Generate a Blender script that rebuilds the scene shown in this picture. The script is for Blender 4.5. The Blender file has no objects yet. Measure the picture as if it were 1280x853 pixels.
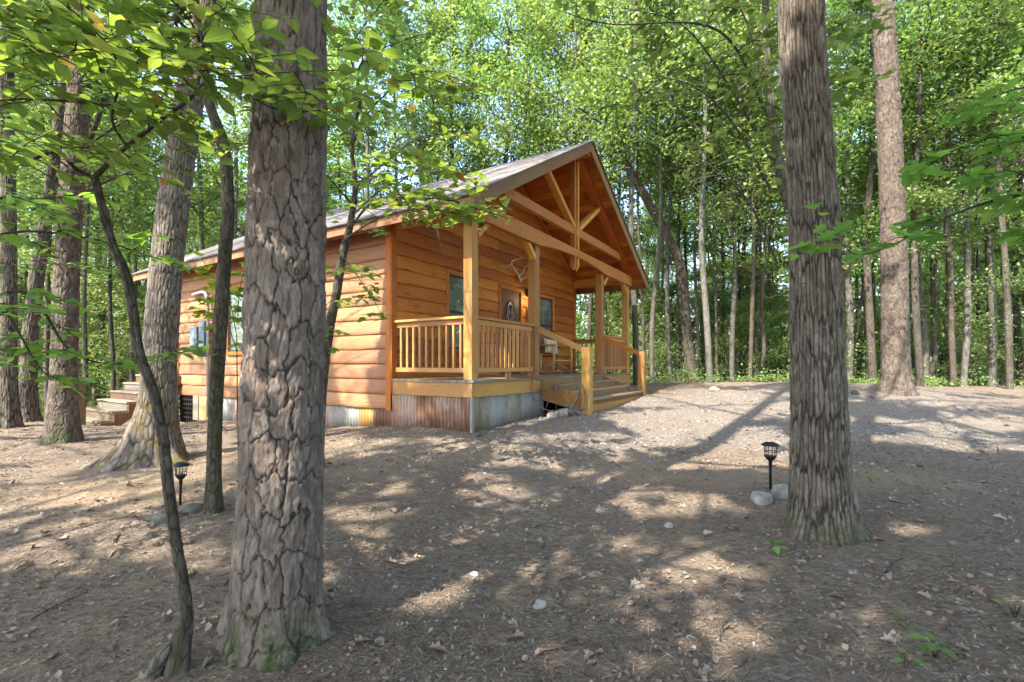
import bpy, math, random
import numpy as np
from mathutils import Vector, Matrix

# ------------------------------------------------------------------ camera, world, sun, exposure
SC = bpy.context.scene
COL = SC.collection
FP, HY, ZC = 591.0, 456.0, 1.2          # focal length and horizon in photo pixels, eye height

cam_d = bpy.data.cameras.new("camera")
cam = bpy.data.objects.new("camera", cam_d); COL.objects.link(cam)
cam.location = (0, 0, ZC); cam.rotation_euler = (math.radians(90), 0, 0)
cam_d.sensor_width = 36; cam_d.lens = FP / 1280 * 36
cam_d.shift_y = (HY - 426.5) / 1280
cam_d.clip_start = 0.05; cam_d.clip_end = 3000
SC.camera = cam

SUN_H = (-0.66, -0.75)                  # horizontal direction towards the sun
SUN_EL = math.radians(50)
world = bpy.data.worlds.new("World"); SC.world = world; world.use_nodes = True
wn = world.node_tree; bg = wn.nodes["Background"]
sky = wn.nodes.new("ShaderNodeTexSky"); sky.sky_type = 'NISHITA'; sky.sun_disc = False
sky.sun_elevation = SUN_EL
sky.sun_rotation = math.atan2(SUN_H[0], SUN_H[1])
sky.air_density = 1.0; sky.dust_density = 1.5; sky.ozone_density = 1.0
wn.links.new(sky.outputs[0], bg.inputs[0]); bg.inputs[1].default_value = 0.15
sun_d = bpy.data.lights.new("sun", 'SUN'); sun_d.energy = 2.7; sun_d.angle = math.radians(0.53)
sun_d.color = (1.0, 0.93, 0.82)
sun = bpy.data.objects.new("sun", sun_d); COL.objects.link(sun)
sv = Vector((SUN_H[0] * math.cos(SUN_EL), SUN_H[1] * math.cos(SUN_EL), math.sin(SUN_EL)))
sun.rotation_euler = sv.to_track_quat('Z', 'Y').to_euler(); sun.location = sv * 60
vs = SC.view_settings
vs.view_transform = 'Standard'; vs.look = 'None'; vs.gamma = 1; vs.use_curve_mapping = False
vs.exposure = 2.62
cy = SC.cycles
cy.max_bounces = 6; cy.diffuse_bounces = 4; cy.glossy_bounces = 2; cy.transmission_bounces = 3
cy.transparent_max_bounces = 4; cy.caustics_reflective = False; cy.caustics_refractive = False
cy.use_denoising = True; cy.use_adaptive_sampling = True; cy.adaptive_threshold = 0.02
cy.sample_clamp_indirect = 6

# ------------------------------------------------------------------ numpy noise
def _h(ix, iy, iz, s):
    with np.errstate(over='ignore'):
        n = (ix.astype(np.int64) * 374761393 + iy.astype(np.int64) * 668265263 +
             iz.astype(np.int64) * 2147483647 + np.int64(s) * 974634777)
        n = (n ^ (n >> 13)) * 1274126177
        n = n ^ (n >> 16)
    return (n & 0xFFFFFF) / float(0xFFFFFF)
def vnoise(x, y, z=None, s=0):
    x = np.asarray(x, float); y = np.asarray(y, float)
    z = np.zeros_like(x) if z is None else np.asarray(z, float)
    ix, iy, iz = np.floor(x), np.floor(y), np.floor(z)
    fx, fy, fz = x - ix, y - iy, z - iz
    fx, fy, fz = [f * f * (3 - 2 * f) for f in (fx, fy, fz)]
    r = 0
    for a in (0, 1):
        for b in (0, 1):
            for c in (0, 1):
                w = (fx if a else 1 - fx) * (fy if b else 1 - fy) * (fz if c else 1 - fz)
                r = r + w * _h(ix + a, iy + b, iz + c, s)
    return r
def fbm(x, y, z=None, s=0, o=4):
    r, a, t = 0, 1.0, 0
    z = np.zeros_like(np.asarray(x, float)) if z is None else z
    for k in range(o):
        r = r + a * vnoise(x * 2 ** k, y * 2 ** k, z * 2 ** k, s + k); t += a; a *= .5
    return r / t
def cellular(u, v, per, s=0):
    """jittered cells, periodic in u with period per; F1, F2, cell random"""
    iu, iv = np.floor(u), np.floor(v)
    f1 = np.full(u.shape, 9.); f2 = f1.copy(); cid = np.zeros(u.shape)
    zz = np.zeros(u.shape)
    for a in (-1, 0, 1):
        for b in (-1, 0, 1):
            cu, cv = iu + a, iv + b
            hu = np.mod(cu, per)
            du = cu + .15 + .7 * _h(hu, cv, zz, s) - u; dv = cv + .15 + .7 * _h(hu, cv, zz + 1, s) - v
            d = np.sqrt(du * du + dv * dv); r = _h(hu, cv, zz + 2, s)
            m = d < f1
            f2 = np.where(m, f1, np.minimum(f2, d)); cid = np.where(m, r, cid); f1 = np.where(m, d, f1)
    return f1, f2, cid
def sstep(a, b, x):
    t = np.clip((x - a) / (b - a), 0, 1); return t * t * (3 - 2 * t)

# ------------------------------------------------------------------ terrain
def PW(px, py, d):
    return Vector(((px - 640) / FP * d, d, ZC - (py - HY) / FP * d))
_gc = [(590,541,6.4),(680,518,8.2),(490,533,7.2),(405,534,8.06),(246,528,10.4),(128,539,9.5),(75,553,6.4),(195,577,5.2),
       (8,533,7.7),(38,525,8.3),(345,797,2.1),(222,835,1.87),(268,640,3.5),(1025,668,3.35),(963,612,4.2),(734,517,7.55),
       (804,495,10.05),(1120,490,9.0),(893,487,10.6),(640,853,1.87),(0,853,1.9),(1280,853,1.85),(1280,720,2.7),(1280,540,7.2),
       (640,640,3.8),(860,560,6.2)]
_pts = [((px-640)/FP*d, d, ZC-(py-HY)/FP*d) for px, py, d in _gc]
_pts += [(3,14,.62),(9,14,.6),(16,14,.55),(3,20,.32),(12,20,.28),(24,20,.2),(0,35,-.3),(25,35,-.3),(-7,14,-.2),(-14,10,-.35),
         (-20,25,-1.0),(-25,8,-.8),(0,-5,-.1),(-8,-5,-.15),(8,-5,-.05),(-25,-20,-.6),(25,-20,-.6),(14,6,.2),(25,2,0),(-4,15,.1),(-12,0,-.1),(0,50,-.8),(45,30,-.8),(-45,30,-1.4)]
_pts = np.array(_pts)
def _tps_solve(P, lam=.02):
    n = len(P); X = P[:, :2]
    r2 = ((X[:, None] - X[None]) ** 2).sum(2)
    K = np.where(r2 > 0, .5 * r2 * np.log(r2 + 1e-12), 0) + lam * np.eye(n)
    A = np.zeros((n + 3, n + 3)); A[:n, :n] = K; A[:n, n] = 1; A[:n, n+1:] = X; A[n, :n] = 1; A[n+1:, :n] = X.T
    b = np.zeros(n + 3); b[:n] = P[:, 2]
    return np.linalg.solve(A, b)
_W = _tps_solve(_pts)
def GA(x, y):
    x = np.asarray(x, float); y = np.asarray(y, float)
    rr = np.sqrt(x * x + (y - 5) ** 2); k = np.minimum(1, 48 / np.maximum(rr, 1e-6))
    xx, yy = x * k, (y - 5) * k + 5
    z = _W[-3] + _W[-2] * xx + _W[-1] * yy
    for i, (a, b, c) in enumerate(_pts):
        r2 = (xx - a) ** 2 + (yy - b) ** 2
        z = z + _W[i] * .5 * r2 * np.log(r2 + 1e-12)
    z = z + .035 * (fbm(x * .9, y * .9, s=3) - .5) + .02 * (fbm(x * 4, y * 4, s=5, o=2) - .5)
    return z
def G(x, y): return float(GA(np.array([x]), np.array([y]))[0])
def on_ground(px, py):
    """where the sight line through a photo pixel meets the ground"""
    lo, hi = 1.2, 60.0
    for _ in range(3):
        d = np.linspace(lo, hi, 160) if hi - lo < 20 else np.geomspace(lo, hi, 400)
        g = GA((px - 640) / FP * d, d); h = np.nonzero(ZC - (py - HY) / FP * d <= g)[0]; i = max(1, int(h[0]) if len(h) else len(d) - 1)
        lo, hi = d[i - 1], d[i]
    return Vector(((px - 640) / FP * hi, hi, G((px - 640) / FP * hi, hi)))

# ------------------------------------------------------------------ node helpers / materials
MATS = {}
def newmat(name):
    m = bpy.data.materials.new(name); m.use_nodes = True; MATS[name] = m
    nt = m.node_tree; nt.nodes.clear()
    return m, nt, nt.nodes.new("ShaderNodeOutputMaterial")
def N(nt, t, **kw):
    n = nt.nodes.new("ShaderNode" + t)
    for k, v in kw.items():
        if k.startswith("i_"): n.inputs[k[2:].replace("_", " ")].default_value = v
        else: setattr(n, k, v)
    return n
def ramp(nt, fac, stops, interp='LINEAR'):
    r = nt.nodes.new("ShaderNodeValToRGB"); cr = r.color_ramp; cr.interpolation = interp
    while len(cr.elements) < len(stops): cr.elements.new(.5)
    for e, (p, c) in zip(cr.elements, stops):
        e.position = p; e.color = (*c, 1) if len(c) == 3 else c
    nt.links.new(fac, r.inputs[0]); return r.outputs[0]
def mixc(nt, fac, a, b, mode='MIX'):
    m = nt.nodes.new("ShaderNodeMix"); m.data_type = 'RGBA'; m.blend_type = mode
    for i, v in ((0, fac), (6, a), (7, b)):
        if isinstance(v, (int, float)): m.inputs[i].default_value = v
        elif isinstance(v, tuple): m.inputs[i].default_value = (*v, 1) if len(v) == 3 else v
        else: nt.links.new(v, m.inputs[i])
    return m.outputs[2]
def attr(nt, name):
    a = nt.nodes.new("ShaderNodeAttribute"); a.attribute_name = name; return a
def mapping(nt, vec, scale, loc=(0, 0, 0)):
    m = nt.nodes.new("ShaderNodeMapping"); m.inputs['Scale'].default_value = scale; m.inputs['Location'].default_value = loc
    nt.links.new(vec, m.inputs[0]); return m.outputs[0]
def noise(nt, vec, scale, detail=4, rough=.6, dist=0):
    n = N(nt, "TexNoise", i_Scale=scale, i_Detail=detail, i_Roughness=rough, i_Distortion=dist)
    nt.links.new(vec, n.inputs['Vector']); return n.outputs['Fac']
def voronoi(nt, vec, scale, feature='F1'):
    n = N(nt, "TexVoronoi", feature=feature, i_Scale=scale); nt.links.new(vec, n.inputs['Vector']); return n
def mathn(nt, op, a, b=0.0, c=None):
    m = N(nt, "Math", operation=op)
    for i, v in enumerate((a, b) if c is None else (a, b, c)):
        if isinstance(v, (int, float)): m.inputs[i].default_value = v
        else: nt.links.new(v, m.inputs[i])
    return m.outputs[0]
def bump(nt, h, strength=.5, dist=.01, nrm=None):
    b = N(nt, "Bump", i_Strength=strength, i_Distance=dist); nt.links.new(h, b.inputs['Height'])
    if nrm is not None: nt.links.new(nrm, b.inputs['Normal'])
    return b.outputs[0]
def principled(nt, out, col, rough=.7, nrm=None, metal=0, spec=.3, **kw):
    p = nt.nodes.new("ShaderNodeBsdfPrincipled")
    for key, v in (('Base Color', col), ('Roughness', rough), ('Metallic', metal), ('Specular IOR Level', spec)):
        if isinstance(v, (int, float)): p.inputs[key].default_value = v
        elif isinstance(v, tuple): p.inputs[key].default_value = (*v, 1)
        else: nt.links.new(v, p.inputs[key])
    if nrm is not None: nt.links.new(nrm, p.inputs['Normal'])
    for k, v in kw.items(): p.inputs[k.replace("_", " ")].default_value = v
    nt.links.new(p.outputs[0], out.inputs[0]); return p
def objcoord(nt): return nt.nodes.new("ShaderNodeTexCoord").outputs['Object']
def worldcoord(nt): return nt.nodes.new("ShaderNodeNewGeometry").outputs['Position']

def wood_mat(name, c_dark, c_mid, c_light, knots=.5, rough=.62, weather=0.0):
    m, nt, out = newmat(name)
    gc = attr(nt, "gc").outputs['Vector']; rnd = attr(nt, "rnd").outputs['Fac']
    g1 = noise(nt, mapping(nt, gc, (1.2, 14, 14)), 3.0, 5, .65, .6)
    g2 = noise(nt, mapping(nt, gc, (2.5, 60, 60)), 3.0, 3, .6)
    big = noise(nt, gc, 1.3, 3)
    f = mathn(nt, 'ADD', mathn(nt, 'MULTIPLY', g1, .6), mathn(nt, 'MULTIPLY', big, .4))
    col = ramp(nt, f, [(.3, c_dark), (.5, c_mid), (.72, c_light)])
    col = mixc(nt, .35, col, ramp(nt, g2, [(.3, tuple(v * .6 for v in c_dark)), (.7, c_light)]))
    k = voronoi(nt, mapping(nt, gc, (1.6, 5, 5)), 1.0)
    kn = ramp(nt, k.outputs['Distance'], [(.04, (1, 1, 1)), (.13, (0, 0, 0))])
    kk = mathn(nt, 'MULTIPLY', kn, knots)
    col = mixc(nt, kk, col, tuple(v * .3 for v in c_dark))
    hs = N(nt, "HueSaturation"); nt.links.new(col, hs.inputs['Color'])
    nt.links.new(mathn(nt, 'MULTIPLY_ADD', rnd, .55, .72), hs.inputs['Value'])
    nt.links.new(mathn(nt, 'MULTIPLY_ADD', rnd, .02, .49), hs.inputs['Hue'])
    c2 = hs.outputs[0]
    if weather:
        w = noise(nt, worldcoord(nt), 1.7, 5, .7)
        c2 = mixc(nt, mathn(nt, 'MULTIPLY', ramp(nt, w, [(.4, (0, 0, 0)), (.65, (1, 1, 1))]), weather), c2, (.22, .2, .17))
    hgt = mathn(nt, 'ADD', g1, mathn(nt, 'MULTIPLY', g2, .5))
    principled(nt, out, c2, rough, bump(nt, hgt, .35, .006))
    return m
wood_mat("siding_wood", (.21, .052, .006), (.41, .12, .016), (.55, .21, .035), .6)
wood_mat("side_siding", (.21, .085, .032), (.33, .15, .066), (.42, .225, .115), .6, weather=.15)
wood_mat("soffit_wood", (.30, .07, .008), (.50, .14, .018), (.62, .22, .04), .5)
wood_mat("beam_wood", (.36, .13, .022), (.49, .195, .038), (.58, .28, .07), .5)
wood_mat("post_wood", (.28, .12, .025), (.39, .185, .042), (.47, .255, .07), .6, weather=.2)
wood_mat("rail_wood", (.32, .14, .035), (.43, .21, .06), (.52, .29, .10), .4, weather=.15)
wood_mat("baluster_wood", (.28, .12, .04), (.42, .20, .07), (.52, .29, .12), .3)
wood_mat("fascia_wood", (.19, .095, .03), (.28, .15, .05), (.35, .21, .085), .5, weather=.12)
wood_mat("deck_wood", (.13, .095, .055), (.22, .17, .105), (.3, .245, .165), .3, weather=.5)
wood_mat("door_wood", (.07, .03, .012), (.12, .055, .022), (.18, .09, .04), .2, .65)
wood_mat("stair_wood", (.08, .045, .025), (.14, .085, .05), (.2, .135, .09), .4)
wood_mat("plywood", (.33, .19, .07), (.45, .28, .11), (.55, .36, .16), .1)
wood_mat("old_wood", (.10, .08, .06), (.19, .16, .125), (.28, .245, .2), .3)

def simple(name, col, rough=.6, metal=0, nscale=12, var=.3, bmp=.15, spec=.3):
    m, nt, out = newmat(name); oc = objcoord(nt)
    n = noise(nt, oc, nscale, 5)
    c = ramp(nt, n, [(.3, tuple(v * (1 - var) for v in col)), (.7, tuple(min(1, v * (1 + var)) for v in col))])
    principled(nt, out, c, rough, bump(nt, n, bmp, .01), metal, spec); return m
simple("black_metal", (.025, .025, .027), .5, .6); simple("dark_frame", (.03, .022, .018), .5)
simple("grey_box", (.15, .19, .22), .5); simple("grey_pipe", (.33, .34, .36), .45)
simple("iron_wheel", (.2, .15, .12), .75, .3, 20, .5); simple("antler", (.5, .42, .31), .6)
simple("pale_rock", (.26, .25, .225), .9, 0, 9, .45, .8); simple("grey_rock", (.085, .085, .068), .95, 0, 9, .6, .9)
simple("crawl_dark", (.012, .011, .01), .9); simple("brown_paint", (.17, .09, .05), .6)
simple("concrete", (.35, .34, .32), .9, 0, 15, .25, .4)

def mat_glass():
    m, nt, out = newmat("window_glass")
    principled(nt, out, (.22, .25, .22), .03, None, .55, .9)
mat_glass()
def mat_clearglass():
    m, nt, out = newmat("lamp_glass")
    g = N(nt, "BsdfGlass", i_Roughness=.1, i_IOR=1.2); t = N(nt, "BsdfTransparent"); mx = N(nt, "MixShader"); mx.inputs[0].default_value = .3
    nt.links.new(t.outputs[0], mx.inputs[1]); nt.links.new(g.outputs[0], mx.inputs[2]); nt.links.new(mx.outputs[0], out.inputs[0])
mat_clearglass()
def mat_bulb():
    m, nt, out = newmat("lit_bulb"); e = N(nt, "Emission", i_Strength=9.0); e.inputs[0].default_value = (1, .72, .42, 1)
    nt.links.new(e.outputs[0], out.inputs[0])
mat_bulb()

def metal_sheet(name, c1, c2, c3, thr=.5):
    m, nt, out = newmat(name); oc = objcoord(nt)
    n1 = noise(nt, mapping(nt, oc, (1, 1, .45)), 3.2, 6, .7, .4); n2 = noise(nt, mapping(nt, oc, (9, 9, .8)), 4, 4, .7)
    c = ramp(nt, n1, [(thr - .18, c1), (thr, c2), (thr + .16, c3)])
    c = mixc(nt, mathn(nt, 'MULTIPLY', ramp(nt, n2, [(.42, (0, 0, 0)), (.62, (1, 1, 1))]), .55), c, c2)
    principled(nt, out, c, .62, bump(nt, n1, .2, .004), .0, .1)
metal_sheet("tin_rust", (.10, .045, .028), (.20, .11, .075), (.33, .25, .21))
metal_sheet("tin_pink", (.2, .11, .085), (.34, .25, .215), (.42, .36, .33))
metal_sheet("tin_silver", (.12, .11, .10), (.21, .205, .195), (.29, .285, .27))
metal_sheet("tin_grey", (.12, .11, .095), (.24, .235, .215), (.34, .335, .31))
metal_sheet("tin_ochre", (.16, .08, .025), (.29, .17, .055), (.36, .25, .12))
metal_sheet("tin_green", (.09, .068, .04), (.2, .17, .115), (.31, .285, .21), .45)
metal_sheet("tin_patch", (.33, .35, .33), (.34, .22, .17), (.22, .09, .055), .5)

def mat_shingle():
    m, nt, out = newmat("shingles"); oc = objcoord(nt)
    br = N(nt, "TexBrick", i_Scale=1.0); br.inputs['Brick Width'].default_value = .3; br.inputs['Row Height'].default_value = .14
    br.inputs['Mortar Size'].default_value = .006; br.inputs['Color1'].default_value = (.085, .077, .074, 1); br.inputs['Color2'].default_value = (.15, .138, .135, 1)
    br.inputs['Mortar'].default_value = (.03, .03, .03, 1); br.offset = .5
    sw = nt.nodes.new("ShaderNodeSeparateXYZ"); nt.links.new(oc, sw.inputs[0]); cb = nt.nodes.new("ShaderNodeCombineXYZ")
    nt.links.new(sw.outputs['Y'], cb.inputs['X']); nt.links.new(sw.outputs['X'], cb.inputs['Y']); nt.links.new(cb.outputs[0], br.inputs['Vector'])
    n = noise(nt, oc, 25, 4); n2 = noise(nt, oc, 1.2, 5, .7)
    c = mixc(nt, mathn(nt, 'MULTIPLY', n, .5), br.outputs['Color'], (.24, .225, .22))
    c = mixc(nt, ramp(nt, n2, [(.5, (0, 0, 0)), (.62, (1, 1, 1))]), c, (.12, .08, .05))
    principled(nt, out, c, .85, bump(nt, br.outputs['Color'], .6, .01))
mat_shingle()

def leaf_mat(name, cols, trans, tw=.45, gloss=.08, veins=False):
    """cols: stops for diffuse by per-leaf random; trans: translucent colour tint multiplier"""
    m, nt, out = newmat(name)
    r = attr(nt, "rnd").outputs['Fac']; oi = nt.nodes.new("ShaderNodeObjectInfo").outputs['Random']
    c = ramp(nt, r, cols)
    hs = N(nt, "HueSaturation"); nt.links.new(c, hs.inputs['Color'])
    nt.links.new(mathn(nt, 'MULTIPLY_ADD', oi, .04, .48), hs.inputs['Hue']); nt.links.new(mathn(nt, 'MULTIPLY_ADD', oi, .35, .82), hs.inputs['Value'])
    c = hs.outputs[0]
    if veins:
        lv = nt.nodes.new("ShaderNodeSeparateXYZ"); nt.links.new(attr(nt, "luv").outputs['Vector'], lv.inputs[0]); ax_ = mathn(nt, 'ABSOLUTE', lv.outputs['X'])
        rib = ramp(nt, ax_, [(.008, (1, 1, 1)), (.022, (0, 0, 0))]); sv_ = mathn(nt, 'PINGPONG', mathn(nt, 'SUBTRACT', lv.outputs['Y'], mathn(nt, 'MULTIPLY', ax_, .8)), .065)
        side = ramp(nt, sv_, [(.0, (1, 1, 1)), (.012, (0, 0, 0))]); blot = noise(nt, worldcoord(nt), 45, 4, .7)
        c = mixc(nt, mathn(nt, 'MULTIPLY', ramp(nt, blot, [(.35, (0, 0, 0)), (.7, (1, 1, 1))]), .35), c, (.17, .22, .05))
        c = mixc(nt, mathn(nt, 'MAXIMUM', mathn(nt, 'MULTIPLY', rib, .55), mathn(nt, 'MULTIPLY', side, .3)), c, (.26, .34, .12))
        c = mixc(nt, mathn(nt, 'MULTIPLY', ramp(nt, noise(nt, worldcoord(nt), 28, 3), [(.70, (0, 0, 0)), (.74, (1, 1, 1))]), .7), c, (.16, .09, .03))
    d = N(nt, "BsdfDiffuse"); t = N(nt, "BsdfTranslucent"); g = N(nt, "BsdfGlossy", i_Roughness=.5)
    g.inputs[0].default_value = (.8, .85, .8, 1)
    nt.links.new(c, d.inputs[0])
    nt.links.new(mixc(nt, 1.0, c, trans, 'MULTIPLY'), t.inputs[0])
    m1 = N(nt, "MixShader"); m1.inputs[0].default_value = tw; nt.links.new(d.outputs[0], m1.inputs[1]); nt.links.new(t.outputs[0], m1.inputs[2])
    m2 = N(nt, "MixShader"); m2.inputs[0].default_value = gloss; nt.links.new(m1.outputs[0], m2.inputs[1]); nt.links.new(g.outputs[0], m2.inputs[2])
    nt.links.new(m2.outputs[0], out.inputs[0]); return m
GR = [(0, (.07, .125, .03)), (.4, (.115, .195, .045)), (.75, (.17, .26, .065)), (.97, (.24, .32, .09))]
leaf_mat("leaf_forest", GR, (2.2, 2.0, 1.4), .42, .04)
leaf_mat("leaf_under", [(0, (.10, .16, .045)), (.5, (.16, .24, .07)), (1, (.25, .33, .12))], (2.0, 1.9, 1.4), .45, .03)
leaf_mat("leaf_far", [(0, (.12, .17, .06)), (.6, (.2, .27, .09)), (1, (.3, .36, .15))], (1.8, 1.7, 1.4), .45, .05)
leaf_mat("leaf_pine", [(0, (.03, .065, .025)), (1, (.08, .13, .05))], (1.6, 1.6, 1.3), .25, .08)
leaf_mat("leaf_near", [(0, (.07, .15, .03)), (.55, (.11, .22, .04)), (.93, (.17, .29, .055)), (.99, (.16, .2, .05)), (1, (.32, .11, .03))], (2.3, 2.1, 1.2), .5, .06, True)
leaf_mat("leaf_yellow", [(0, (.15, .2, .02)), (1, (.28, .3, .03))], (1.8, 1.8, 1.0), .5, .06)
leaf_mat("leaf_dark", [(0, (.025, .08, .025)), (1, (.05, .14, .035))], (2.2, 2.1, 1.5), .45, .1)

def bark_geo_mat(name, plate, plate2, crack, moss=(.05, .09, .01)):
    """bark whose plates and furrows are real relief; the attributes say which is which"""
    m, nt, out = newmat(name); oc = objcoord(nt)
    cr = attr(nt, "crack").outputs['Fac']; tn = attr(nt, "tone").outputs['Fac']; ms = attr(nt, "moss").outputs['Fac']
    fine = noise(nt, mapping(nt, oc, (1, 1, .3)), 75, 6, .75); mid = noise(nt, mapping(nt, oc, (1, 1, .5)), 11, 6, .7)
    scal = voronoi(nt, mapping(nt, oc, (1, 1, .45)), 38).outputs['Color']
    c = mixc(nt, ramp(nt, mathn(nt, 'ADD', mathn(nt, 'MULTIPLY', tn, .5), mathn(nt, 'MULTIPLY', mid, .5)), [(.3, (0, 0, 0)), (.7, (1, 1, 1))]), plate, plate2)
    c = mixc(nt, mathn(nt, 'MULTIPLY', ramp(nt, fine, [(.35, (1, 1, 1)), (.6, (0, 0, 0))]), .55), c, tuple(v * .45 for v in plate))
    c = mixc(nt, .38, c, ramp(nt, scal, [(.1, tuple(v * .45 for v in plate)), (.5, plate), (.9, tuple(v * 1.25 for v in plate2))]))
    lich = ramp(nt, noise(nt, oc, 14, 5, .7), [(.62, (0, 0, 0)), (.7, (1, 1, 1))])
    c = mixc(nt, mathn(nt, 'MULTIPLY', lich, .35), c, (.33, .36, .30))
    c = mixc(nt, cr, c, crack)
    mm = mathn(nt, 'MULTIPLY', ms, ramp(nt, noise(nt, oc, 22, 5, .7), [(.38, (0, 0, 0)), (.55, (1, 1, 1))]))
    c = mixc(nt, mm, c, moss)
    principled(nt, out, c, .92, bump(nt, mathn(nt, 'ADD', fine, mathn(nt, 'MULTIPLY', mathn(nt, 'MULTIPLY', scal, 1.0), .35)), 1.0, .012), 0, .12); return m
bark_geo_mat("bark_pine", (.165, .125, .098), (.27, .22, .185), (.03, .018, .012), (.045, .07, .018))
bark_geo_mat("bark_pine_dark", (.12, .092, .072), (.20, .163, .135), (.03, .02, .014), (.045, .07, .018))
bark_geo_mat("bark_oak", (.12, .10, .08), (.25, .215, .175), (.022, .016, .012), (.045, .065, .015))
bark_geo_mat("bark_pale", (.15, .125, .10), (.28, .25, .215), (.045, .03, .02), (.12, .085, .015))
bark_geo_mat("bark_thin", (.07, .058, .042), (.155, .13, .10), (.025, .02, .015), (.05, .065, .018))

def bark_far(name, c1, c2, c3, sx=1.0):
    m, nt, out = newmat(name); oc = objcoord(nt)
    v = voronoi(nt, mapping(nt, oc, (9 * sx, 9 * sx, 1.6)), 3.0, 'DISTANCE_TO_EDGE')
    n = noise(nt, mapping(nt, oc, (1, 1, .3)), 6, 5, .7); n3 = noise(nt, oc, .9, 3)
    oi = nt.nodes.new("ShaderNodeObjectInfo").outputs['Random']
    c = mixc(nt, ramp(nt, v.outputs['Distance'], [(.0, (.15, .15, .15)), (.12, (1, 1, 1))]), c1, ramp(nt, n, [(.35, c2), (.65, c3)]))
    c = mixc(nt, mathn(nt, 'MULTIPLY', ramp(nt, n3, [(.5, (0, 0, 0)), (.62, (1, 1, 1))]), .6), c, (.06, .075, .04))
    c = mixc(nt, ramp(nt, noise(nt, oc, 4.5, 5, .75), [(.6, (0, 0, 0)), (.68, (.5, .5, .5))]), c, (.25, .26, .235))
    hs = N(nt, "HueSaturation"); nt.links.new(c, hs.inputs['Color']); nt.links.new(mathn(nt, 'MULTIPLY_ADD', oi, .7, .7), hs.inputs['Value'])
    principled(nt, out, hs.outputs[0], .9, bump(nt, v.outputs['Distance'], .8, .02), 0, .15)
bark_far("bark_grey", (.02, .016, .012), (.068, .058, .047), (.13, .115, .095))
bark_far("bark_brown", (.022, .016, .012), (.06, .047, .037), (.105, .085, .068))
bark_far("bark_light", (.035, .03, .025), (.088, .08, .068), (.165, .155, .135))

def mat_ground():
    m, nt, out = newmat("forest_floor"); wc = worldcoord(nt)
    gv = attr(nt, "gravel").outputs['Fac']; dr = attr(nt, "dirt").outputs['Fac']
    n1 = noise(nt, wc, 3.0, 6, .7); n2 = noise(nt, wc, 38, 5, .75, .8); n3 = noise(nt, mapping(nt, wc, (1, 1, 1), (7, 3, 1)), 140, 3, .7)
    v1 = voronoi(nt, wc, 55); v2 = voronoi(nt, mapping(nt, wc, (1, 2.2, 1)), 26)
    lit = ramp(nt, n2, [(.25, (.055, .042, .029)), (.42, (.142, .110, .077)), (.58, (.235, .192, .140)), (.78, (.37, .315, .245))])
    chip = ramp(nt, v2.outputs['Color'], [(0, (.07, .05, .035)), (.5, (.2, .15, .11)), (1, (.38, .31, .25))])
    lit = mixc(nt, .45, lit, chip)
    red = ramp(nt, n1, [(.42, (0, 0, 0)), (.6, (1, 1, 1))])
    lit = mixc(nt, mathn(nt, 'MULTIPLY', red, .25), lit, (.20, .135, .10))
    dirt = ramp(nt, n2, [(.3, (.2, .14, .085)), (.55, (.33, .24, .15)), (.8, (.43, .33, .22))])
    grav = ramp(nt, v1.outputs['Color'], [(0, (.08, .07, .06)), (.5, (.2, .18, .16)), (1, (.38, .35, .32))])
    grav = mixc(nt, mathn(nt, 'MULTIPLY', ramp(nt, n3, [(.4, (0, 0, 0)), (.6, (1, 1, 1))]), .4), grav, (.16, .13, .10))
    c = mixc(nt, mathn(nt, 'MULTIPLY', dr, .75), lit, dirt); c = mixc(nt, mathn(nt, 'MULTIPLY', gv, .55), c, grav)
    mossm = ramp(nt, noise(nt, wc, 1.1, 5, .7), [(.56, (0, 0, 0)), (.68, (1, 1, 1))])
    c = mixc(nt, mathn(nt, 'MULTIPLY', mossm, .22), c, (.12, .13, .05))
    h = mathn(nt, 'ADD', mathn(nt, 'ADD', n2, mathn(nt, 'MULTIPLY', v2.outputs['Distance'], .6)), mathn(nt, 'MULTIPLY', n3, .4))
    principled(nt, out, c, .95, bump(nt, h, .9, .02), 0, .1)
mat_ground()
def mat_litter():
    m, nt, out = newmat("litter"); r = attr(nt, "rnd").outputs['Fac']
    c = ramp(nt, r, [(0, (.07, .05, .036)), (.3, (.15, .105, .075)), (.55, (.24, .18, .14)), (.75, (.21, .10, .055)), (.9, (.36, .29, .23)), (1, (.38, .32, .26))])
    c = mixc(nt, .4, c, ramp(nt, noise(nt, worldcoord(nt), 90, 3), [(.3, (.08, .06, .045)), (.7, (.4, .33, .27))]))
    principled(nt, out, c, .8, None, 0, .25)
mat_litter()
def mat_plaid():
    m, nt, out = newmat("plaid_cloth"); oc = objcoord(nt)
    s = nt.nodes.new("ShaderNodeSeparateXYZ"); nt.links.new(oc, s.inputs[0]); fs = []
    for ax in ('X', 'Z'):
        a = mathn(nt, 'PINGPONG', mathn(nt, 'MULTIPLY', s.outputs[ax], 1.0), .05)
        fs.append(ramp(nt, mathn(nt, 'MULTIPLY', a, 20), [(.3, (0, 0, 0)), (.35, (1, 1, 1))]))
    c = mixc(nt, mathn(nt, 'MULTIPLY', fs[0], .6), (.6, .56, .46), (.12, .16, .12)); c = mixc(nt, mathn(nt, 'MULTIPLY', fs[1], .6), c, (.45, .33, .15))
    principled(nt, out, c, .9)
mat_plaid()

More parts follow.
